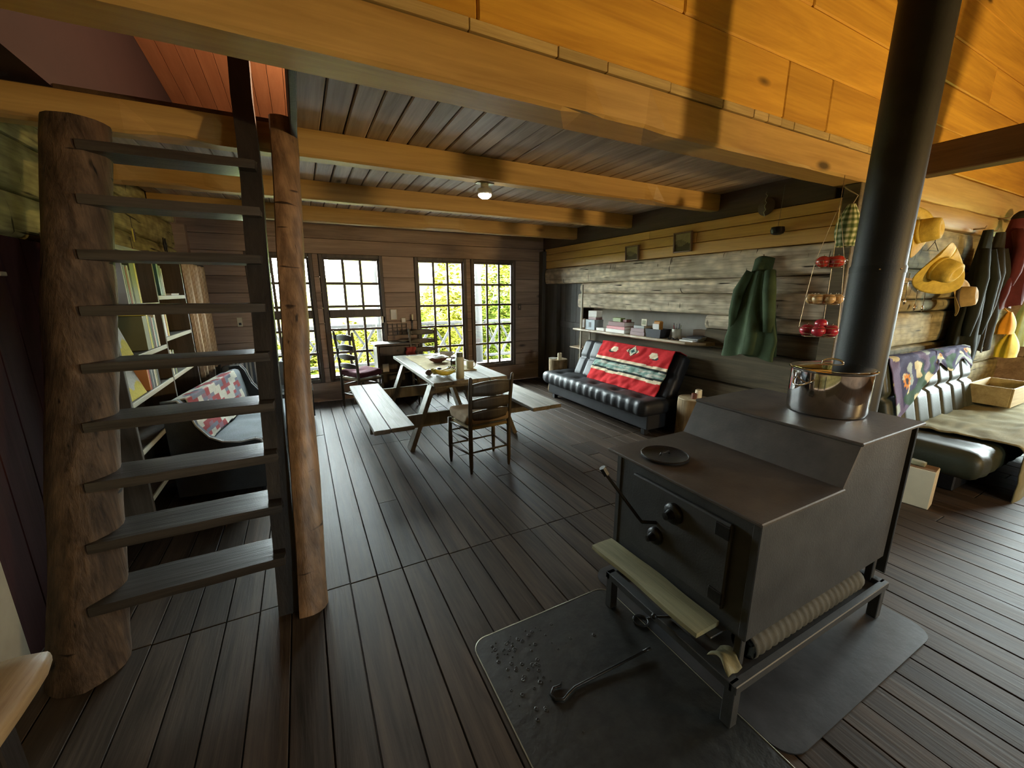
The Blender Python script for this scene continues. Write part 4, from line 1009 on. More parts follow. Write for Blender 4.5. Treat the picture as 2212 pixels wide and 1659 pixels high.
o = m.tube(pts, .006, 6).build('cable', 'black', None, None, True); tag(o, 'black cable heaped on the shelf before the pencil cup', 'cable')
for i, (lb, y0, y1, x0, mt) in enumerate((('white notebook at the bottom by the shelf end', 3.02, 3.20, 3.80, 'b_white'), ('spiral notebook in the middle by the shelf end', 3.0, 3.19, 3.83, 'b_grey'), ('dark notebook on top by the shelf end', 2.99, 3.17, 3.86, 'b_dark'))):
    book_flat(lb, x0, x0+.2, y0, y1, SZ+i*.018, SZ+.017+i*.018, mt, .1*i)
carton('card_box', 'brown wooden box at the back of the shelf end', 'box', 4.08, 4.2, 3.05, 3.25, SZ, 1.16, 'b_brown')
# ================================================================ HANGING ON THE LOG WALL
def picture(label, y0, y1, z0, z1, tilt):
    t = thing('framed_picture', label, 'picture', (WX-.02, (y0+y1)/2, z0)); t.rotation_euler = (0, tilt, 0)
    a, h = (y1-y0)/2, z1-z0
    for q in (((-.03, -a, 0), (0, -a+.015, h)), ((-.03, a-.015, 0), (0, a, h)), ((-.03, -a+.015, 0), (0, a-.015, .015)), ((-.03, -a+.015, h-.015), (0, a-.015, h))): MB().cbox(q[0], q[1], .002).build('frame_side', 'b_brown', t)
    b = painted_cloth('print', lambda u, v: (-.016, a-.012-(2*a-.024)*u, .012+(h-.024)*v), 16, 16, lambda u, v: (.36, .30, .14) if v > .55+.12*math.sin(u*5) else ((.10, .085, .045) if v < .35+.1*math.sin(u*7+2) else (.22, .18, .09)), 'weave', t, .003)
picture('small framed landscape low on the pine planks nearest the door', 4.09, 4.33, 2.0, 2.19, -.06)
picture('small framed landscape on the pine planks between the other picture and the coat', 3.28, 3.53, 2.04, 2.26, -.07)
dd = thing('hanging_gong', 'dark disc hanging from a bright spring on the pine planks', 'wall ornament', (WX-.03, 2.49, 2.37))
MB().lathe([(.075, 0), (.08, .006), (.072, .012), (0, .014)], 28, M=Matrix.Rotation(-PI/2, 4, 'Y')).build('disc', 'header', dd, None, 'auto')
MB().tube([(-.022, .01*math.sin(i*2.2), .13-.02*i) for i in range(12)], .004, 6).build('spring', 'edge', dd, None, True)
bd = thing('hanging_pot', 'small black iron pot hanging by a thin wire on the pine planks', 'pot', (WX-.08, 2.33, 2.10))
MB().lathe([(.03, 0), (.05, .01), (.058, .035), (.052, .065), (.045, .065), (.045, .02), (0, .012)], 20).build('pot', 'iron', bd, None, 'auto')
MB().tube([(0, 0, .065), (.01, 0, .2), (.02, 0, .42)], .0016, 5).build('wire', 'edge', bd)
# green coat
M['greencoat'] = plain('green_coat', (.040, .060, .026), .85, 0, .2, .3, 90, .25, 6)
gc = thing('green_coat', 'long olive green coat hanging on the log wall', 'coat', (WX-.06, 2.40, .98))
def coat_fn(u, v, w0=.05, w1=.29, H=.92, dep=.13, seed=0., folds=5, sh_=.0):
    a = 2*PI*u; f = v
    wd = w0+(w1-w0)*min(1, f*1.25)**.7*.82+.06*f
    x = -dep*(.35+.65*min(1, f*1.4))*math.cos(a)*.6-dep*.45
    y = wd*math.sin(a)+sh_*f
    r = 1+.16*math.sin(folds*a+seed+2*nz(f*2, seed))*min(1, f*1.6)+.05*nz(u*14, f*8, seed)
    return V((x*r, y*r, H*(1-f)+(.025*math.sin(a*3+seed) if f > .97 else 0)))
m = MB(); m.grid(lambda u, v: coat_fn(u, v, .03, .225, .90, .15, 2., 6, .02), 60, 30); m.build('coat_body', 'greencoat', gc, None, True)
for s_, dy in ((-1, .0), (1, .03)):
    MB().tube([(-.08, s_*.09, .80), (-.12, s_*.13+dy, .62), (-.12, s_*.155+dy, .42), (-.10, s_*.16+dy, .25)], [.045, .055, .05, .045], 12).build('sleeve', 'greencoat', gc, None, True)
m = MB(); m.cloth(lambda u, v: (-.03-.10*math.sin(PI*u)*(.4+.6*v), .09-.18*u+.02*v, .915-.13*v+.02*math.sin(PI*u)), 14, 6, .008); m.build('hood', 'greencoat', gc, None, True)
MB().tube([(.04, 0, .93), (-.05, 0, .93), (-.065, 0, .95)], .007, 7).build('peg', 'shelfwood', gc, None, True)
# checked bag and wire basket by the corner post
M['wire'] = plain('basket_wire', (.22, .15, .08), .4, .8)
cb = thing('checked_bag', 'green and white checked cloth bag hanging at the corner post', 'bag', (3.74, 1.70, 1.93))
o = painted_cloth('bag_cloth', lambda u, v: (lambda a, f: V((.075*(.25+.75*math.sin(min(1, f*1.1)*2.4))*math.cos(a), .075*(.25+.75*math.sin(min(1, f*1.1)*2.4))*math.sin(a), .30*(1-f)))*1.0)(2*PI*u, v), 48, 30, lambda u, v: (.62, .60, .40) if (int(u*22) % 2 == 0 and int(v*14) % 2 == 0) else ((.06, .09, .03) if (int(u*22) % 2 and int(v*14) % 2) else (.20, .24, .10)), 'weave', cb, .004)
MB().tube([(0, 0, .29), (.02, -.02, .36), (.03, .06, .42), (.06, .10, .45)], .004, 6).build('cord', 'cush_tan', cb, None, True)
M['apple'] = plain('red_apple', (.36, .018, .030), .28, 0, .5, 0, 60, .3, 16)
M['tomato'] = plain('red_tomato', (.48, .035, .020), .25, 0, .5, 0, 60, .2, 12)
M['onion'] = plain('golden_onion', (.50, .30, .11), .38, 0, .5, 0, 60, .25, 18)
hb = thing('hanging_basket', 'three-tier hanging wire basket in front of the corner post', 'basket', (3.575, 1.70, 1.24))
tiers = [(.10, 1.77, .02), (.125, 1.50, .03), (.14, 1.255, .04)]
bx_, by_ = 3.575, 1.70
for (r, z, dpz) in tiers:
    b = MB()
    for q, rr in ((0, .75), (.025, .9), (dpz+.03, 1.0)): b.tube([(bx_+r*rr*math.cos(2*PI*i/28), by_+r*rr*math.sin(2*PI*i/28), z+q) for i in range(29)], .0018, 5, False)
    for i in range(18):
        a = 2*PI*i/18; b.tube([(bx_, by_, z), (bx_+r*.75*math.cos(a), by_+r*.75*math.sin(a), z), (bx_+r*math.cos(a), by_+r*math.sin(a), z+dpz+.03)], .0012, 4, False)
    wpart(b, 'wire_tier', 'wire', hb, True)
for k in range(3):
    a = 2*PI*k/3+2.4
    pts = [(bx_, by_, 2.22)]+[(bx_+r*math.cos(a), by_+r*math.sin(a), z+d+.03) for r, z, d in tiers]
    wpart(MB().tube(pts, .0018, 5), 'chain', 'wire', hb)
wpart(MB().tube([(bx_, by_, 2.22), (bx_, by_, 2.41)], .002, 5), 'hanger_wire', 'wire', hb)
def heap(tier, rad, n, name, label, cat, mat, group, sq=.92, stem='b_brown', r_=.55):
    r, z, d = tiers[tier]
    k = r-rad-.004
    ps = sorted([(bx_+k*math.cos(2*PI*i/n+.4), by_+k*math.sin(2*PI*i/n+.4)) for i in range(n)], key=lambda q: q[0]*rt.x+q[1]*rt.y)
    for i, (x, y) in enumerate(ps):
        blob(name, label+', '+('leftmost', 'second from the left', 'third from the left', 'fourth from the left', 'fifth from the left', 'sixth from the left', 'rightmost')[i if i < n-1 else 6], cat, (x, y, z+.003), rad, mat, sq, group, stem)
heap(0, .046, 3, 'tomato', 'red tomato in the top wire tier', 'tomato', 'tomato', 'tomatoes in the top tier', .9, 'b_green')
heap(1, .037, 7, 'onion', 'golden onion in the middle wire tier', 'onion', 'onion', 'onions in the middle tier', 1.0, 'b_cream')
heap(2, .047, 6, 'apple', 'red apple in the bottom wire tier', 'apple', 'apple', 'apples in the bottom tier')
blob('apple', 'red apple on top of the heap in the bottom wire tier', 'apple', (bx_-.01, by_-.01, tiers[2][1]+.058), .042, 'apple', .92, 'apples in the bottom tier', 'b_brown')
# ceiling lamp under the first beam
M['glow'] = plain('lamp_glow', (.9, .9, .85), .5, 0, .5, 0, 60, .02, 5, (1, .98, .85), 26)
lp = thing('ceiling_lamp', 'small round lit lamp under the first ceiling beam', 'lamp', (1.36, 3.09, 2.335))
MB().lathe([(.05, 0), (.055, .02), (.055, .04), (.03, .055), (.03, .083)], 24).build('lamp_base', 'white', lp, None, 'auto')
MB().lathe([(0, -.028), (.03, -.024), (.048, -.010), (.052, 0)], 24).build('bulb', 'glow', lp, None, True)
MB().cbox((-.07, -.03, .078), (.07, .03, .084), .002).build('mounting_plate', 'edge', lp)
# ================================================================ HAT WALL
random.seed(31)
M['straw'] = plain('yellow_straw', (.52, .38, .07), .7, 0, .2, .7, 110, .18, 20)
M['straw2'] = plain('brown_straw', (.34, .23, .085), .75, 0, .2, .7, 110, .18, 20)
M['band'] = plain('hat_band', (.035, .022, .015), .7)
def hat(label, loc, axis, roll, br, bl, cr, ch, mat, curl=.05, dip=0, peg=.05):
    q = V(axis).normalized().to_track_quat('Z', 'X'); t = thing('straw_hat', label, 'hat', loc, 0, 'straw hats on the wall')
    t.rotation_mode = 'QUATERNION'; t.rotation_quaternion = q @ Matrix.Rotation(roll, 3, 'Z').to_quaternion()
    def brim(u, v):
        a = 2*PI*u; r0 = cr*1.02; rx, ry = r0+(br-r0)*v, r0*.88+(bl-r0*.88)*v
        return V((rx*math.cos(a), ry*math.sin(a), curl*v*v*(abs(math.sin(a))**2)*1.6-dip*v*v*abs(math.cos(a))))
    m = MB(); m.cloth(brim, 48, 8, .004); m.build('brim', mat, t, None, True)
    m = MB()
    pf = [(cr*1.02, 0), (cr*1.0, ch*.3), (cr*.96, ch*.7), (cr*.86, ch*.93), (cr*.6, ch*1.0), (cr*.3, ch*.93), (0, ch*.88)]
    m.lathe(pf, 36, wob=lambda a, z: 1-.10*abs(math.sin(a))-(.12*math.exp(-((a-PI/2)/.5)**2) if z > ch*.6 else 0)); m.build('crown', mat, t, None, True)
    MB().lathe([(cr*1.03, .004), (cr*1.025, ch*.24)], 36, wob=lambda a, z: 1-.10*abs(math.sin(a))).build('hat_band', 'band' if mat == 'straw2' else mat, t, None, True)
    MB().tube([(0, 0, .06), (0, 0, -peg)], .008, 7).build('peg', 'shelfwood', t)
    return t
hat('wide yellow straw hat hanging highest, beside the stovepipe', (4.86, 1.685, 2.10), (.05, -1, .10), 0.35, .21, .26, .10, .16, 'straw', .03, .03)
hat('yellow straw hat with an upturned brim below the wire hanger', (5.25, 1.62, 1.80), (-.28, -1, -.40), -.55, .21, .29, .105, .16, 'straw', .07, .03, .10)
hat('brown straw hat with a dark band hanging lowest', (5.66, 1.56, 1.535), (.1, -1, .12), .5, .17, .21, .10, .13, 'straw2', .03, .02, .17)
wh_ = thing('wire_hanger', 'dark wire coat hanger hooked on the log wall between the yellow hats', 'hanger', (5.42, HY-.02, 2.05))
MB().tube([(-.12, 0, -.08), (0, 0, .0), (.12, 0, -.08), (-.12, 0, -.08)], .003, 6).build('triangle', 'black', wh_)
MB().tube([(0, 0, 0), (0, 0, .04), (.02, -.005, .075), (.045, -.01, .07), (.05, -.01, .045)], .003, 6).build('hook', 'black', wh_, None, True)
rk = thing('hook_rail', 'thin wooden rail with small hooks under the yellow hats', 'rail', (5.2, HY-.01, 1.69))
MB().cbox((-.32, -.02, 0), (.36, .012, .025), .003).build('rail', 'shelfwood', rk)
for i, (x, z, lb) in enumerate(((5.0, 1.50, 'bright steel spoon hanging nearest the stovepipe'), (5.24, 1.44, 'bright steel spoon hanging between two others'), (5.42, 1.43, 'bright steel spoon hanging nearest the brown hat'))):
    t = thing('spoon', lb, 'spoon', (x, HY-.03, z), 0, 'spoons on the hook rail')
    m = MB(); m.cloth(lambda u, v: ((u-.5)*.045*math.sin(PI*min(.97, v*.9+.06)), -.012*math.sin(PI*u)*math.sin(PI*v), .07*(1-v)-.035), 8, 8, .002); m.build('bowl', 'steel', t, None, True)
    MB().tube([(0, -.004, .03), (0, 0, .17), (0, .0, .255)], [.004, .003, .004], 6).build('handle', 'steel', t, None, True)
# coats on the right
for nme, c in dict(coat_dark=(.012, .014, .008), coat_brown=(.025, .023, .016), coat_maroon=(.085, .016, .016), bag_orange=(.62, .27, .02), bag_yellow=(.62, .45, .04), pale_green=(.40, .50, .25)).items(): M[nme] = plain(nme, c, .85, 0, .2, .3, 90, .25, 6)
def wallcoat(label, x, z0, H, w_, dep, mat, folds, seed, sleeves=True):
    t = thing('hanging_coat', label, 'coat', (x, HY-.04, z0), -PI/2, 'coats on the log wall'); t.rotation_euler = (0, 0, PI/2)
    m = MB(); m.grid(lambda u, v: coat_fn(u, v, .04, w_, H, dep, seed, folds), 60, 26); m.build('coat_body', mat, t, None, True)
    if sleeves:
        for s_ in (-1, 1): MB().tube([(-dep*.6, s_*w_*.4, H*.86), (-dep*.9, s_*w_*.75, H*.66), (-dep*.9, s_*w_*.8, H*.4), (-dep*.8, s_*w_*.78, H*.25)], [.045, .055, .05, .04], 10).build('sleeve', mat, t, None, True)
    MB().tube([(.04, 0, H+.02), (-.05, 0, H+.02), (-.06, 0, H+.045)], .008, 7).build('peg', 'shelfwood', t, None, True)
    # local -x points out of the wall (towards -Y)
    t.rotation_euler = (0, 0, PI/2)
    return t
wallcoat('long dark olive coat hanging beside the brown straw hat', 6.33, .78, 1.42, .22, .17, 'coat_dark', 5, 1.)
wallcoat('brown-black jacket hanging behind the maroon jacket', 6.70, .95, 1.25, .14, .17, 'coat_brown', 6, 4.)
wallcoat('maroon jacket with pale piping hanging highest at the right edge', 6.98, 1.42, .93, .19, .24, 'coat_maroon', 5, 2.)
t = thing('knit_hat', 'small dark visored hat hanging over the maroon jacket', 'hat', (7.2, 1.60, 2.36)); MB().lathe([(.10, -.02), (.105, 0), (.10, .05), (.06, .09), (0, .10)], 20).build('crown', 'coat_brown', t, None, True)
MB().cloth(lambda u, v: (-.08+.16*u, -.09-.07*v, .0-.02*v*v), 8, 4, .004).build('visor', 'coat_brown', t, None, True)
def sack(label, x, y, z, w_, h, mat, seed):
    m = MB(); m.grid(lambda u, v: (w_*(.25+.75*math.sin(min(1, v*1.15)*1.9))*math.cos(2*PI*u)*(1+.15*math.sin(5*2*PI*u+seed)), .5*w_*(.3+.7*math.sin(min(1, v*1.15)*1.9))*math.sin(2*PI*u), h*(1-v)), 36, 16)
    t = thing('hanging_bag', label, 'bag', (x, y, z)); m.build('bag', mat, t, None, True)
    MB().tube([(-.03, 0, h*.98), (-.01, .05, h*1.2), (.02, .07, h*1.2), (.03, 0, h*.98)], .006, 6).build('strap', mat, t, None, True)
sack('orange bag with a pinched waist hanging below the maroon jacket', 7.05, 1.50, 1.12, .14, .24, 'bag_orange', 0)
sack('yellow bag hanging under the orange bag', 7.1, 1.46, .86, .17, .27, 'bag_yellow', 2)
sack('pale green bag hanging at the right edge', 7.6, 1.50, .95, .16, .5, 'pale_green', 4)
# ================================================================ SECOND FUTON WITH SUNFLOWER BLANKET
f2 = thing('futon_sofa', 'black channel-tufted futon sofa under the hats', 'sofa', (5.3, 1.2, 0))
m = MB(); rbox(m, (4.26, .84, .20), (6.55, 1.50, .43), .085, (40, 14, 6), lambda p, n: V((0, -.01*max(0, -n.y)*math.sin(p.x*40), -.012*abs(math.sin(p.x*13)) if n.z > .3 else 0)))
wpart(m, 'seat_cushion', 'leather2', f2, True)
Mb2 = Matrix.Translation((0, 1.43, .42)) @ Matrix.Rotation(math.radians(-14), 4, 'X')
ch_ = [4.22+.27*i for i in range(1, 7)]
m = MB(); rbox(m, (4.22, -.05, -.03), (6.12, .11, .62), .05, (84, 5, 22), lambda p, n: V((0, .035*(math.exp(-((p.z-.30)/.02)**2)+sum(math.exp(-((p.x-y)/.02)**2) for y in ch_))-.02, 0) if n.y < -.2 else (0, 0, 0)), Mb2)
wpart(m, 'backrest', 'leather2', f2, True)
wpart(MB().cbox((4.56, 1.02, .0), (6.3, 1.42, .21), .01), 'base', 'black', f2)
NAVY, PUR, ORG, DKB, CREAM, GRN = (.045, .04, .09), (.12, .09, .16), (.62, .22, .02), (.03, .015, .01), (.55, .48, .28), (.03, .07, .035)
def sun_pat(u, v):
    for (cu, cv, r) in ((.14, .62, .075), (.42, .18, .06), (.74, .22, .06), (.58, .70, .05), (.93, .6, .05)):
        du, dv = (u-cu)*1.9, (v-cv)*.62; d = math.hypot(du, dv)/r; a = math.atan2(dv, du)
        if d < .42: return DKB
        if d < .85+.15*math.cos(9*a): return ORG
    n1, n2 = nz(u*9+2, v*4.5), nz(u*8-5, v*4+9)
    if n1 > .27: return CREAM
    if n2 > .18: return GRN
    if n2 < -.38: return (.30, .34, .30)
    return PUR if (u < .08 or n1 < -.22) else NAVY
def sun_fn(u, v):
    x = 4.32+1.74*u
    drop = (.52-.36*min(1, u*1.9) if u < .53 else .16+.05*math.sin(u*20))   # hangs lowest at the stove end
    s_ = v*(drop+.14)-.14
    q = V((x, .04-.0-(-s_) if False else (.0-.0), 0))
    if s_ < 0: q = V((x, -.055+(-s_)*.9, .635))
    else: q = V((x, -.085+.008*nz(u*9, v*6), .62-s_))
    q.y += .008*nz(u*14, v*5); return Mb2 @ q
o = painted_cloth('sunflower_blanket', sun_fn, 130, 60, sun_pat, 'weave', None, .006); tag(o, 'navy blanket printed with orange sunflowers over the futon back', 'blanket')
M['beige'] = plain('beige_blanket', (.25, .22, .12), .95, 0, .1, .4, 130, .15, 7)
def bl_fn(u, v):
    s_ = v*1.15; xl = 4.62+.30*math.sin(min(1, s_/.7)*PI/2)*.3
    x = xl+(6.75-xl)*u
    if s_ < .60: y, z = 1.40-s_, .440
    elif s_ < .72: k = (s_-.60)/.12*PI/2; y, z = .80-.055*math.sin(k), .440-.055*(1-math.cos(k))
    else: y, z = .745-.012*math.sin(u*20), .385-(s_-.72)
    wr_ = .022*abs(nz(u*5+s_*2.5, s_*9))+.012*nz(u*12, s_*5)
    return V((x+.03*nz(s_*6, 4), y-(.6*wr_ if s_ > .66 else 0), z+(wr_ if s_ < .66 else 0)))
o = MB().cloth(bl_fn, 60, 50, .008).build('beige_blanket', 'beige', None, None, True); tag(o, 'rumpled beige blanket spread over the futon seat and hanging in front', 'blanket')
cr_ = thing('wooden_crate', 'open wooden crate standing on the futon under the bags', 'crate', (6.35, 1.28, .478))
M['crate'] = wood('crate_wood', (.30, .22, .09), (.48, .38, .18), 'X', 8, .7, 0, .2, .1)
for (a, b) in (((-.32, -.16, 0), (.32, -.145, .19)), ((-.32, .145, 0), (.32, .16, .19)), ((-.32, -.145, 0), (-.305, .145, .19)), ((.305, -.145, 0), (.32, .145, .19)), ((-.305, -.145, 0), (.305, .145, .012))):
    MB().cbox(a, b, .003).build('crate_board', 'crate', cr_)
bx = thing('floor_box', 'tall cream cardboard box on the floor behind the stove', 'box', (4.05, 1.12, 0), .15)
MB().cbox((-.07, -.12, 0), (.07, .12, .30), .004).build('carton', 'b_cream', bx); MB().cbox((-.065, -.115, .30), (.065, .115, .304), .001).build('flap', 'b_brown', bx)
o = MB(); rbox(o, (-.03, -.05, 0), (.03, .05, .035), .014, 5, lambda p, n: n*.008*nz(p.x*40, p.y*40)); tag(o.build('kindling_chunk', 'slabwood', None, (4.05, 1.12, .305), True), 'small chunk of wood on top of the cream box', 'wood')
o = MB().bar((4.12, 1.52, .0), (4.02, 1.64, 1.0), .03, .03).build('red_stick', 'b_red'); tag(o, 'red-brown stick leaning in the corner behind the stovepipe', 'stick')
# ================================================================ LEFT SIDE: BOOKCASE, CURTAIN, SOFAS
M['casewood'] = wood('bookcase_wood', (.05, .038, .025), (.11, .085, .06), 'Z', 8, .6, 0, .2, .1)
M['paleedge'] = wood('bookcase_edge', (.34, .30, .20), (.5, .46, .33), 'Y', 8, .6, 0, .2, .1)
BXF, BXB = -.99, -1.20
bc = thing('bookcase', 'tall open bookcase against the left log wall', 'bookcase', (-1.1, 4.1, .02))
for y in (3.18, 4.13, 5.0): wpart(MB().cbox((BXB, y, .02), (BXF, y+.03, 1.92), .003), 'upright', 'casewood', bc)
SHZ = (.30, .62, .93, 1.20, 1.53, 1.90)
for i, z in enumerate(SHZ):
    for (a, b) in ((3.21, 4.13), (4.16, 5.0)):
        dz = .05 if (a > 4 and i in (3, 4)) else 0
        s0 = wpart(MB().cbox((BXB, a, z-.025+dz), (BXF-.012, b, z+dz), .003), 'shelf', 'casewood', bc)
        wpart(MB().cbox((BXF-.012, a, z-.03+dz), (BXF, b, z+.002+dz), .002), 'shelf_edge', 'paleedge', bc)
wpart(MB().cbox((BXB-.004, 3.18, .02), (BXB, 5.03, 1.92), .001), 'back_panel', 'casewood', bc)
CN = ['b_cream', 'b_olive', 'b_red', 'b_white', 'b_teal', 'b_maroon', 'b_dark', 'b_yellow', 'b_grey', 'b_blue', 'b_orange', 'b_green']
CW = dict(b_cream='cream', b_olive='olive', b_red='red', b_white='white', b_teal='teal', b_maroon='maroon', b_dark='black', b_yellow='yellow', b_grey='grey', b_blue='blue-grey', b_orange='orange', b_green='green')
ORD = ['first', 'second', 'third', 'fourth', 'fifth', 'sixth', 'seventh', 'eighth', 'ninth', 'tenth', 'eleventh', 'twelfth']
def book_up(label, x, y, z, th, h, d, cov, lean=0):
    t = thing('book', label, 'book', (x, y, z), 0, 'books in the left bookcase'); t.rotation_euler = (lean, 0, 0)
    MB().cbox((-d, 0, 0), (0, .003, h), .001).cbox((-d, th-.003, 0), (0, th, h), .001).cbox((-.004, .002, 0), (0, th-.002, h), .001).build('cover', cov, t)
    MB().cbox((-d+.004, .003, .004), (-.004, th-.003, h-.005), .001).build('pages', 'white', t)
def row(z, y0, spec, where):
    y = y0
    for i, (cn, th, h, ln) in enumerate(spec):
        if ln: y += h*math.sin(abs(ln))+.002
        book_up('%s %s book, %s from the stairs end on the %s shelf of the bookcase' % ('thick' if th > .035 else 'thin', CW[cn], ORD[i], where), BXF-.015, y, z+.002, th, h, .16, cn, ln); y += th+.004
row(1.53, 3.55, [('b_white', .02, .26, 0), ('b_grey', .03, .25, 0), ('b_red', .025, .24, 0), ('b_cream', .03, .25, 0), ('b_dark', .02, .22, 0), ('b_olive', .085, .27, 0), ('b_yellow', .035, .29, 0)], 'upper')
row(1.58, 4.30, [('b_teal', .05, .25, 0), ('b_dark', .06, .24, 0), ('b_white', .02, .22, 0)], 'upper right')
row(1.20, 3.74, [('b_olive', .09, .24, 0), ('b_yellow', .025, .25, 0), ('b_green', .02, .24, 0), ('b_dark', .025, .23, 0), ('b_maroon', .02, .23, 0), ('b_white', .02, .22, 0), ('b_teal', .03, .22, 0), ('b_cream', .035, .25, 0)], 'middle')
row(1.25, 4.22, [('b_white', .05, .22, 0), ('b_orange', .02, .22, 0), ('b_yellow', .03, .24, 0)], 'middle right')
row(.93, 3.62, [('b_orange', .02, .22, 0), ('b_red', .02, .22, 0), ('b_dark', .03, .22, 0), ('b_grey', .025, .21, 0), ('b_dark', .03, .2, 0), ('b_cream', .025, .22, 0), ('b_olive', .03, .21, 0), ('b_dark', .03, .21, 0)], 'lower')
row(.98-.05, 4.20, [('b_teal', .03, .2, 0), ('b_cream', .03, .21, 0), ('b_dark', .04, .19, 0), ('b_green', .03, .2, 0)], 'lower right')
def leanboard(label, y0, y1, z0, z1, x0, x1):
    o = painted_cloth('picture_board', lambda u, v: (x0+(x1-x0)*v, y0+(y1-y0)*u, z0+(z1-z0)*v), 24, 24, lambda u, v: (.62, .50, .10) if v < .35+.2*nz(u*3, v*2) else (.50, .48, .42), 'weave', None, .006); tag(o, label, 'picture board')
leanboard('pale picture board leaning on the middle shelf by the log stringer', 3.26, 3.50, 1.203, 1.47, BXF+.0-.03, BXF-.10)
leanboard('yellow and white picture board leaning on the lower shelf', 3.26, 3.56, .933, 1.16, BXF-.02, BXF-.09)
book_flat('black magazine lying on the upper right shelf of the bookcase', -1.16, -1.0, 4.60, 4.86, 1.582, 1.60, 'b_dark')
# curtain
M['curtain'] = plain('tan_curtain', (.40, .30, .19), .9, 0, .1, .4, 120, .14, 9)
ct = thing('curtain', 'tan checked curtain gathered beside the bookcase', 'curtain', (-1.08, 5.6, .75))
o = painted_cloth('cloth', lambda u, v: (.08+.035*math.sin(u*34)*(.5+.5*v), 5.08-5.6+(1.05-.10*v)*u+(.03*math.sin(u*17+2)), 1.90-.75-1.16*v), 120, 50, lambda u, v: (.56, .44, .30) if (int(u*40) % 2) ^ (int(v*60) % 3 == 0) else (.44, .32, .21), 'weave', ct, .004)
MB().tube([(.08, -.55, 1.165), (.08, .56, 1.165)], .008, 8).build('rod', 'iron', ct)
def piped_sofa(label, L, loc, rz, d=.62, bh=.82):
    t = thing('piped_sofa', label, 'sofa', loc, rz, 'grey piped sofas')
    a = L/2; b = d/2
    prof = [(b, .06), (b, bh), (b-.10, bh+.005), (b-.14, bh-.05), (b-.19, .62), (b-.26, .52), (b-.34, .475), (b-.46, .46), (-b+.06, .475), (-b+.02, .46), (-b, .40), (-b+.02, .06)]
    for s_ in (-1, 1):
        m = MB(); m.prism([(u, v) for u, v in prof], s_*a-(.05 if s_ > 0 else 0), s_*a+(.05 if s_ < 0 else 0), lambda u, v, w_: V((w_, u, v))); pn = m.build('arm', 'greysofa', t)
        MB().tube([V((s_*a, u, v)) for u, v in prof[1:11]], .008, 7).build('piping', 'piping', pn, None, True)
    m = MB(); rbox(m, (-a+.052, -b+.0, .25), (a-.052, b-.16, .43), .05, (24, 10, 5), lambda p, n: V((0, 0, .01*nz(p.x*3, p.y*4)-(.012*math.exp(-(p.x/.012)**2)))))
    m.build('seat_cushion', 'greyseat', t, None, True)
    Mx = Matrix.Translation((0, b-.19, .40)) @ Matrix.Rotation(-.20, 4, 'X')
    m = MB(); rbox(m, (-a+.052, 0, .0), (a-.052, .12, bh-.40), .05, (24, 4, 10), lambda p, n: V((0, (.02*math.exp(-(p.x/.015)**2)) if n.y < 0 else 0, 0)), Mx); m.build('backrest', 'greyseat', t, None, True)
    MB().cbox((-a+.05, -b+.03, .06), (a-.05, b-.01, .26), .01).build('base', 'greysofa', t)
    for x in (-a+.08, a-.08):
        for y in (-b+.07, b-.07): MB().lathe([(.018, 0), (.025, .06)], 10, (x, y, 0)).build('foot', 'black', t)
    return t, Mx
M['greysofa'] = plain('dark_grey_upholstery', (.040, .046, .050), .75, 0, .2, .3, 90, .2, 6)
M['greyseat'] = plain('blue_grey_upholstery', (.17, .20, .225), .8, 0, .2, .3, 90, .15, 6)
M['piping'] = plain('pale_piping', (.42, .46, .47), .6)
lsf, Mq = piped_sofa('blue-grey sofa with pale piping seen between the stair treads', 1.62, (-.57, 4.45, 0), math.radians(82))
WHT, RD, BL = (.62, .59, .50), (.36, .07, .075), (.20, .20, .25)
def quilt_pat(u, v):
    gu, gv = math.floor(u*14), math.floor(v*16); k = (gu*2+abs(((gv+gu*0) % 8)-4)*2) % 12
    s_ = (abs(((gu+3) % 14)-7)+gv*.6) % 5
    r = math.sin(gu*12.9+gv*78.2)*43758.5; r -= math.floor(r)
    if s_ < 2.1: return WHT
    if s_ < 3.2: return RD if r < .75 else BL
    return BL if r < .5 else (RD if r < .8 else (.30, .16, .2))
def quilt_fn(u, v):
    x = .50-1.20*u; s_ = v*.66-.16
    if s_ < 0: q = V((x, -.008+(-s_)*.75, .425))
    else: q = V((x, -.016+.006*nz(u*8, v*6), .418-s_*.78))
    q.z = max(q.z, .045); return Mq @ q
o = painted_cloth('patchwork_quilt', quilt_fn, 112, 96, quilt_pat, 'weave', None, .008); o.location = lsf.location; o.rotation_euler = lsf.rotation_euler; tag(o, 'red, white and grey patchwork quilt over the blue-grey sofa back', 'quilt')
piped_sofa('dark settee with pale piping under the window behind the stairs', 1.0, (-.50, 5.80, 0), math.radians(4), .6, .74)
# striped pillow on the settee
m = MB(); 
o = painted_cloth('striped_pillow', lambda u, v: (lambda a, b: (.20*a, .05*math.cos(a*1.5)*math.cos(b*1.5)*-1, .14*b+.14))(2*u-1, 2*v-1), 40, 24, lambda u, v: (.10, .13, .17) if int(u*18) % 2 else (.45, .48, .50), 'weave', None, .06, (-.62, 5.86, .50)); o.rotation_euler = (-.25, 0, .1); tag(o, 'blue and white striped pillow on the dark settee', 'pillow')
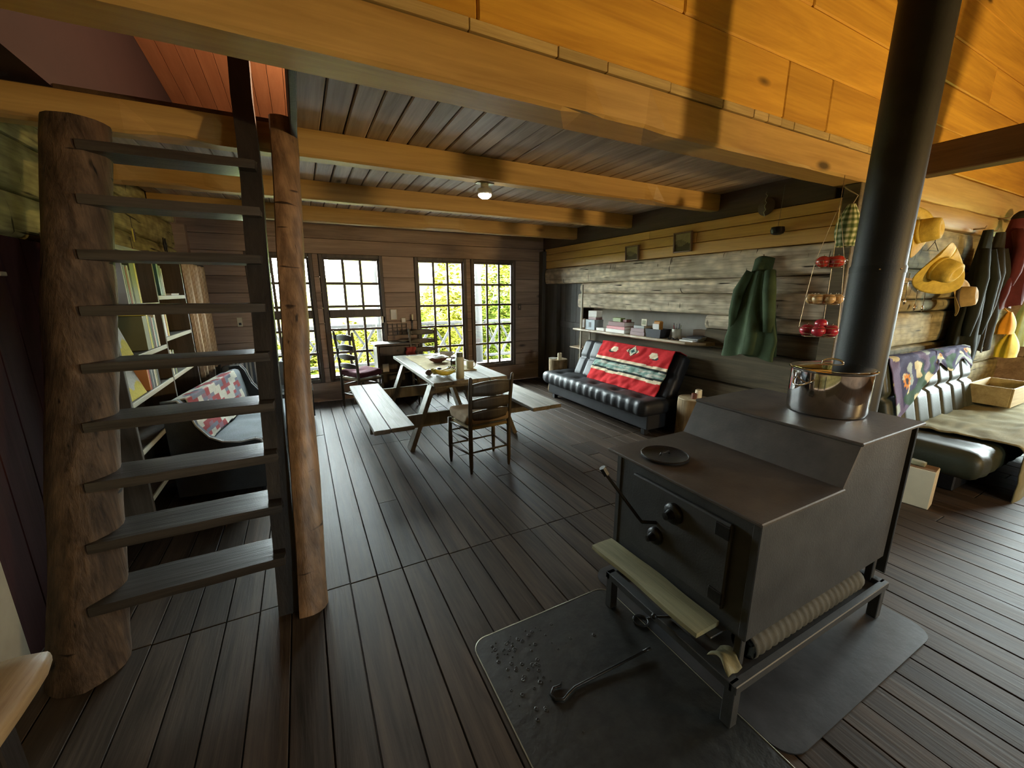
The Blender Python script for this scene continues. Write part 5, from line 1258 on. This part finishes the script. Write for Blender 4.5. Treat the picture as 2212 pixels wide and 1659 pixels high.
# ================================================================ SMALL THINGS ON THE LEFT WALL
for (y, z, lb, mt, k) in ((4.72, 2.08, 'bunch of keys with a yellow tag on the left log wall', 'b_yellow', 0), (4.62, 1.90, 'red tassel ornament on the left log wall', 'b_red', 1), (3.98, 1.98, 'dark bead string on the left log wall', 'b_dark', 1)):
    t = thing('wall_hanging', lb, 'ornament', (LX+.04, y, z))
    MB().tube([(0, 0, .16), (0, 0, .06)], .002, 5).build('string', 'black', t)
    if k: 
        for i in range(3): MB().lathe([(0, .0), (.012, .01), (.014, .022), (.006, .04), (0, .044)], 10, (0, 0, .03-.045*i)).build('bead', mt, t, None, True)
    else:
        for i in range(3): MB().cbox((-.004, -.02+.02*i, -.05+.01*i), (.004, -.005+.02*i, .06), .002).build('key_tag', mt if i == 0 else 'steel', t)
o = thing('diamond_ornament', 'black double diamond ornament on the left log wall near the corner', 'ornament', (LX+.03, 5.68, 2.10))
for i in (-1, 1): MB().prism([(i*.035-.03, 0), (i*.035, -.07), (i*.035+.03, 0), (i*.035, .07)], 0, .01, lambda u, v, w_: V((w_, u, v))).build('diamond', 'black', o)
# ================================================================ ALONG THE WINDOW WALL
dk = thing('writing_desk', 'dark wooden desk against the wall between the windows', 'desk', (1.22, 6.28, 0))
for (a, b, nme, mt) in (((-.33, -.20, .83), (.33, .20, .86), 'desk_top', 'sash'), ((-.30, -.17, .0), (-.27, .18, .83), 'side_panel', 'sash'), ((.27, -.17, .0), (.30, .18, .83), 'side_panel', 'sash'), ((-.27, .15, .1), (.27, .17, .83), 'back_panel', 'sash'), ((-.27, -.16, .40), (.27, .15, .42), 'shelf', 'sash')):
    MB().cbox(a, b, .004).build(nme, mt, dk)
dr_ = MB().cbox((-.265, -.185, .68), (.265, -.165, .82), .004).build('drawer', 'sash', dk)
MB().lathe([(.012, 0), (.014, .012), (0, .018)], 12, M=Matrix.Translation((0, -.185, .75)) @ Matrix.Rotation(PI/2, 4, 'X')).build('knob', 'edge', dr_, None, True)
tag(MB().cloth(lambda u, v: (.92+.20*u, 6.10+.26*v, .863+.001*nz(u*4, v*4)), 6, 6, .002).build('paper_sheet', 'white'), 'white sheets of paper on the corner of the desk', 'paper')
tag(MB().lathe([(.06, 0), (.085, .012), (.087, .016), (.06, .006), (0, .005)], 22).build('pale_dish', 'pale', None, (1.36, 6.28, .861), 'auto'), 'pale dish on the desk top', 'dish')
o = MB().cloth(lambda u, v: (1.33+.14*u+.01*math.sin(v*8), 6.045-.012*math.sin(u*9), .80-.14*v), 12, 10, .004).build('red_cloth', 'b_red', None, None, True); tag(o, 'red cloth hanging from the front of the desk', 'cloth')
tag(MB().cbox((-.045, -.003, 0), (.045, .003, .12), .001).build('paper_note', 'white', None, (1.05, 6.22, .422), False, (-.15, 0, 0)), 'white note standing on the desk shelf', 'note')
for (x0, x1, z0, z1, lb) in ((1.222, 1.32, 1.185, 1.345, 'largest cream plaque on the wall above the desk'), (1.085, 1.145, 1.14, 1.245, 'cream plaque nearest the split window above the desk'), (1.383, 1.452, 1.136, 1.21, 'small cream plaque above the lattice')):
    t = thing('wall_plaque', lb, 'plaque', ((x0+x1)/2, WY-.003, z0), 0, 'plaques above the desk'); a = (x1-x0)/2
    MB().cbox((-a, -.014, 0), (a, 0, z1-z0), .003).build('backing', 'b_cream', t); MB().cbox((-a+.008, -.017, .008), (a-.008, -.013, z1-z0-.008), .001).build('card', 'b_white', t)
lt = thing('lattice_rack', 'dark wooden lattice rack on the wall above the desk', 'rack', (1.315, WY-.012, .94))
for i in range(5): MB().cbox((-.15+.072*i, -.008, 0), (-.138+.072*i, .004, .185), .002).build('slat', 'sash', lt)
for i in range(4): MB().cbox((-.15, -.016, .0+.056*i), (.15, -.008, .012+.056*i), .002).build('slat', 'sash', lt)
sc_ = thing('candle_sconce', 'dark wall sconce with a cream candle between the windows', 'sconce', (1.55, WY-.002, .93))
MB().cbox((-.012, -.012, 0), (.012, 0, .26), .003).build('back_plate', 'iron', sc_); MB().lathe([(.03, 0), (.035, .008), (0, .008)], 16, (0, -.05, .235)).build('drip_tray', 'iron', sc_, None, 'auto')
MB().tube([(0, -.01, .2), (0, -.05, .21), (0, -.05, .236)], .005, 6).build('arm', 'iron', sc_, None, True); MB().lathe([(.014, 0), (.014, .09), (0, .092)], 14, (0, -.05, .243)).build('candle', 'wax', sc_, None, 'auto')
t = thing('light_switch', 'brown light switch beside the window nearest the door', 'switch', (3.505, WY, 1.28)); MB().cbox((-.035, -.006, 0), (.035, 0, .115), .003).build('plate', 'sash', t); MB().cbox((-.006, -.014, .045), (.006, -.006, .07), .002).build('toggle', 'b_cream', t)
t = thing('light_switch', 'cream double outlet on the dark wall behind the settee', 'outlet', (-.75, WY, 1.16)); MB().cbox((-.03, -.006, 0), (.03, 0, .12), .003).build('plate', 'b_cream', t); MB().cbox((-.015, -.008, .02), (.015, -.006, .05), .002).build('socket', 'b_dark', t)
# ================================================================ FOREGROUND SLAB TABLE, ADDED LIGHT BEHIND THE VIEWER
M['slabtop'] = wood('slab_table_wood', (.22, .14, .07), (.45, .33, .18), 'Y', 7, .5, 0, .3, .05)
ft = thing('slab_table', 'tan rounded corner of a thick slab table at the lower left', 'table', (-.93, .7, 0))
m = MB(); rbox(m, (-1.2, .12, .688), (-.635, 1.27, .75), .028, (10, 22, 4), lambda p, n: V((.010*nz(p.y*4, 2.) if p.x > -.7 else 0, .008*nz(p.x*6, 5.) if p.y > 1.2 else 0, .002*nz(p.x*9, p.y*9))))
wpart(m, 'slab_top', 'slabtop', ft, True)
for x in (-1.12, -.72):
    for y in (.22, 1.15): wpart(MB().cbox((x-.03, y-.03, 0), (x+.03, y+.03, .70), .004), 'leg', 'stringer', ft)
pl = thing('added_uplighter', 'unseen uplighter added behind the viewer to light the upper walls', 'lamp', (4.7, -2.3, 0))  # unseen lamp, added to light the orange wall and the hats
MB().lathe([(.14, 0), (.14, .015), (.03, .03), (.012, .04)], 24).build('base', 'black', pl, None, 'auto'); MB().tube([(0, 0, .03), (0, 0, 1.28)], .012, 8).build('pole', 'black', pl)
MB().lathe([(.02, 1.26), (.12, 1.31), (.18, 1.40), (.176, 1.40), (.115, 1.315), (0, 1.275)], 28).build('cutoff_bowl', 'black', pl, None, 'auto')  # bowl shaped to keep the added light off floor and lower stairs
pll = D.lights.new('uplighter_fill', 'POINT'); pll.energy = 340; pll.color = (1, .70, .30); pll.shadow_soft_size = .13  # the added fill light itself
po = D.objects.new('uplighter_fill', pll); COL.objects.link(po); po.location = (4.7, -2.3, 1.385)
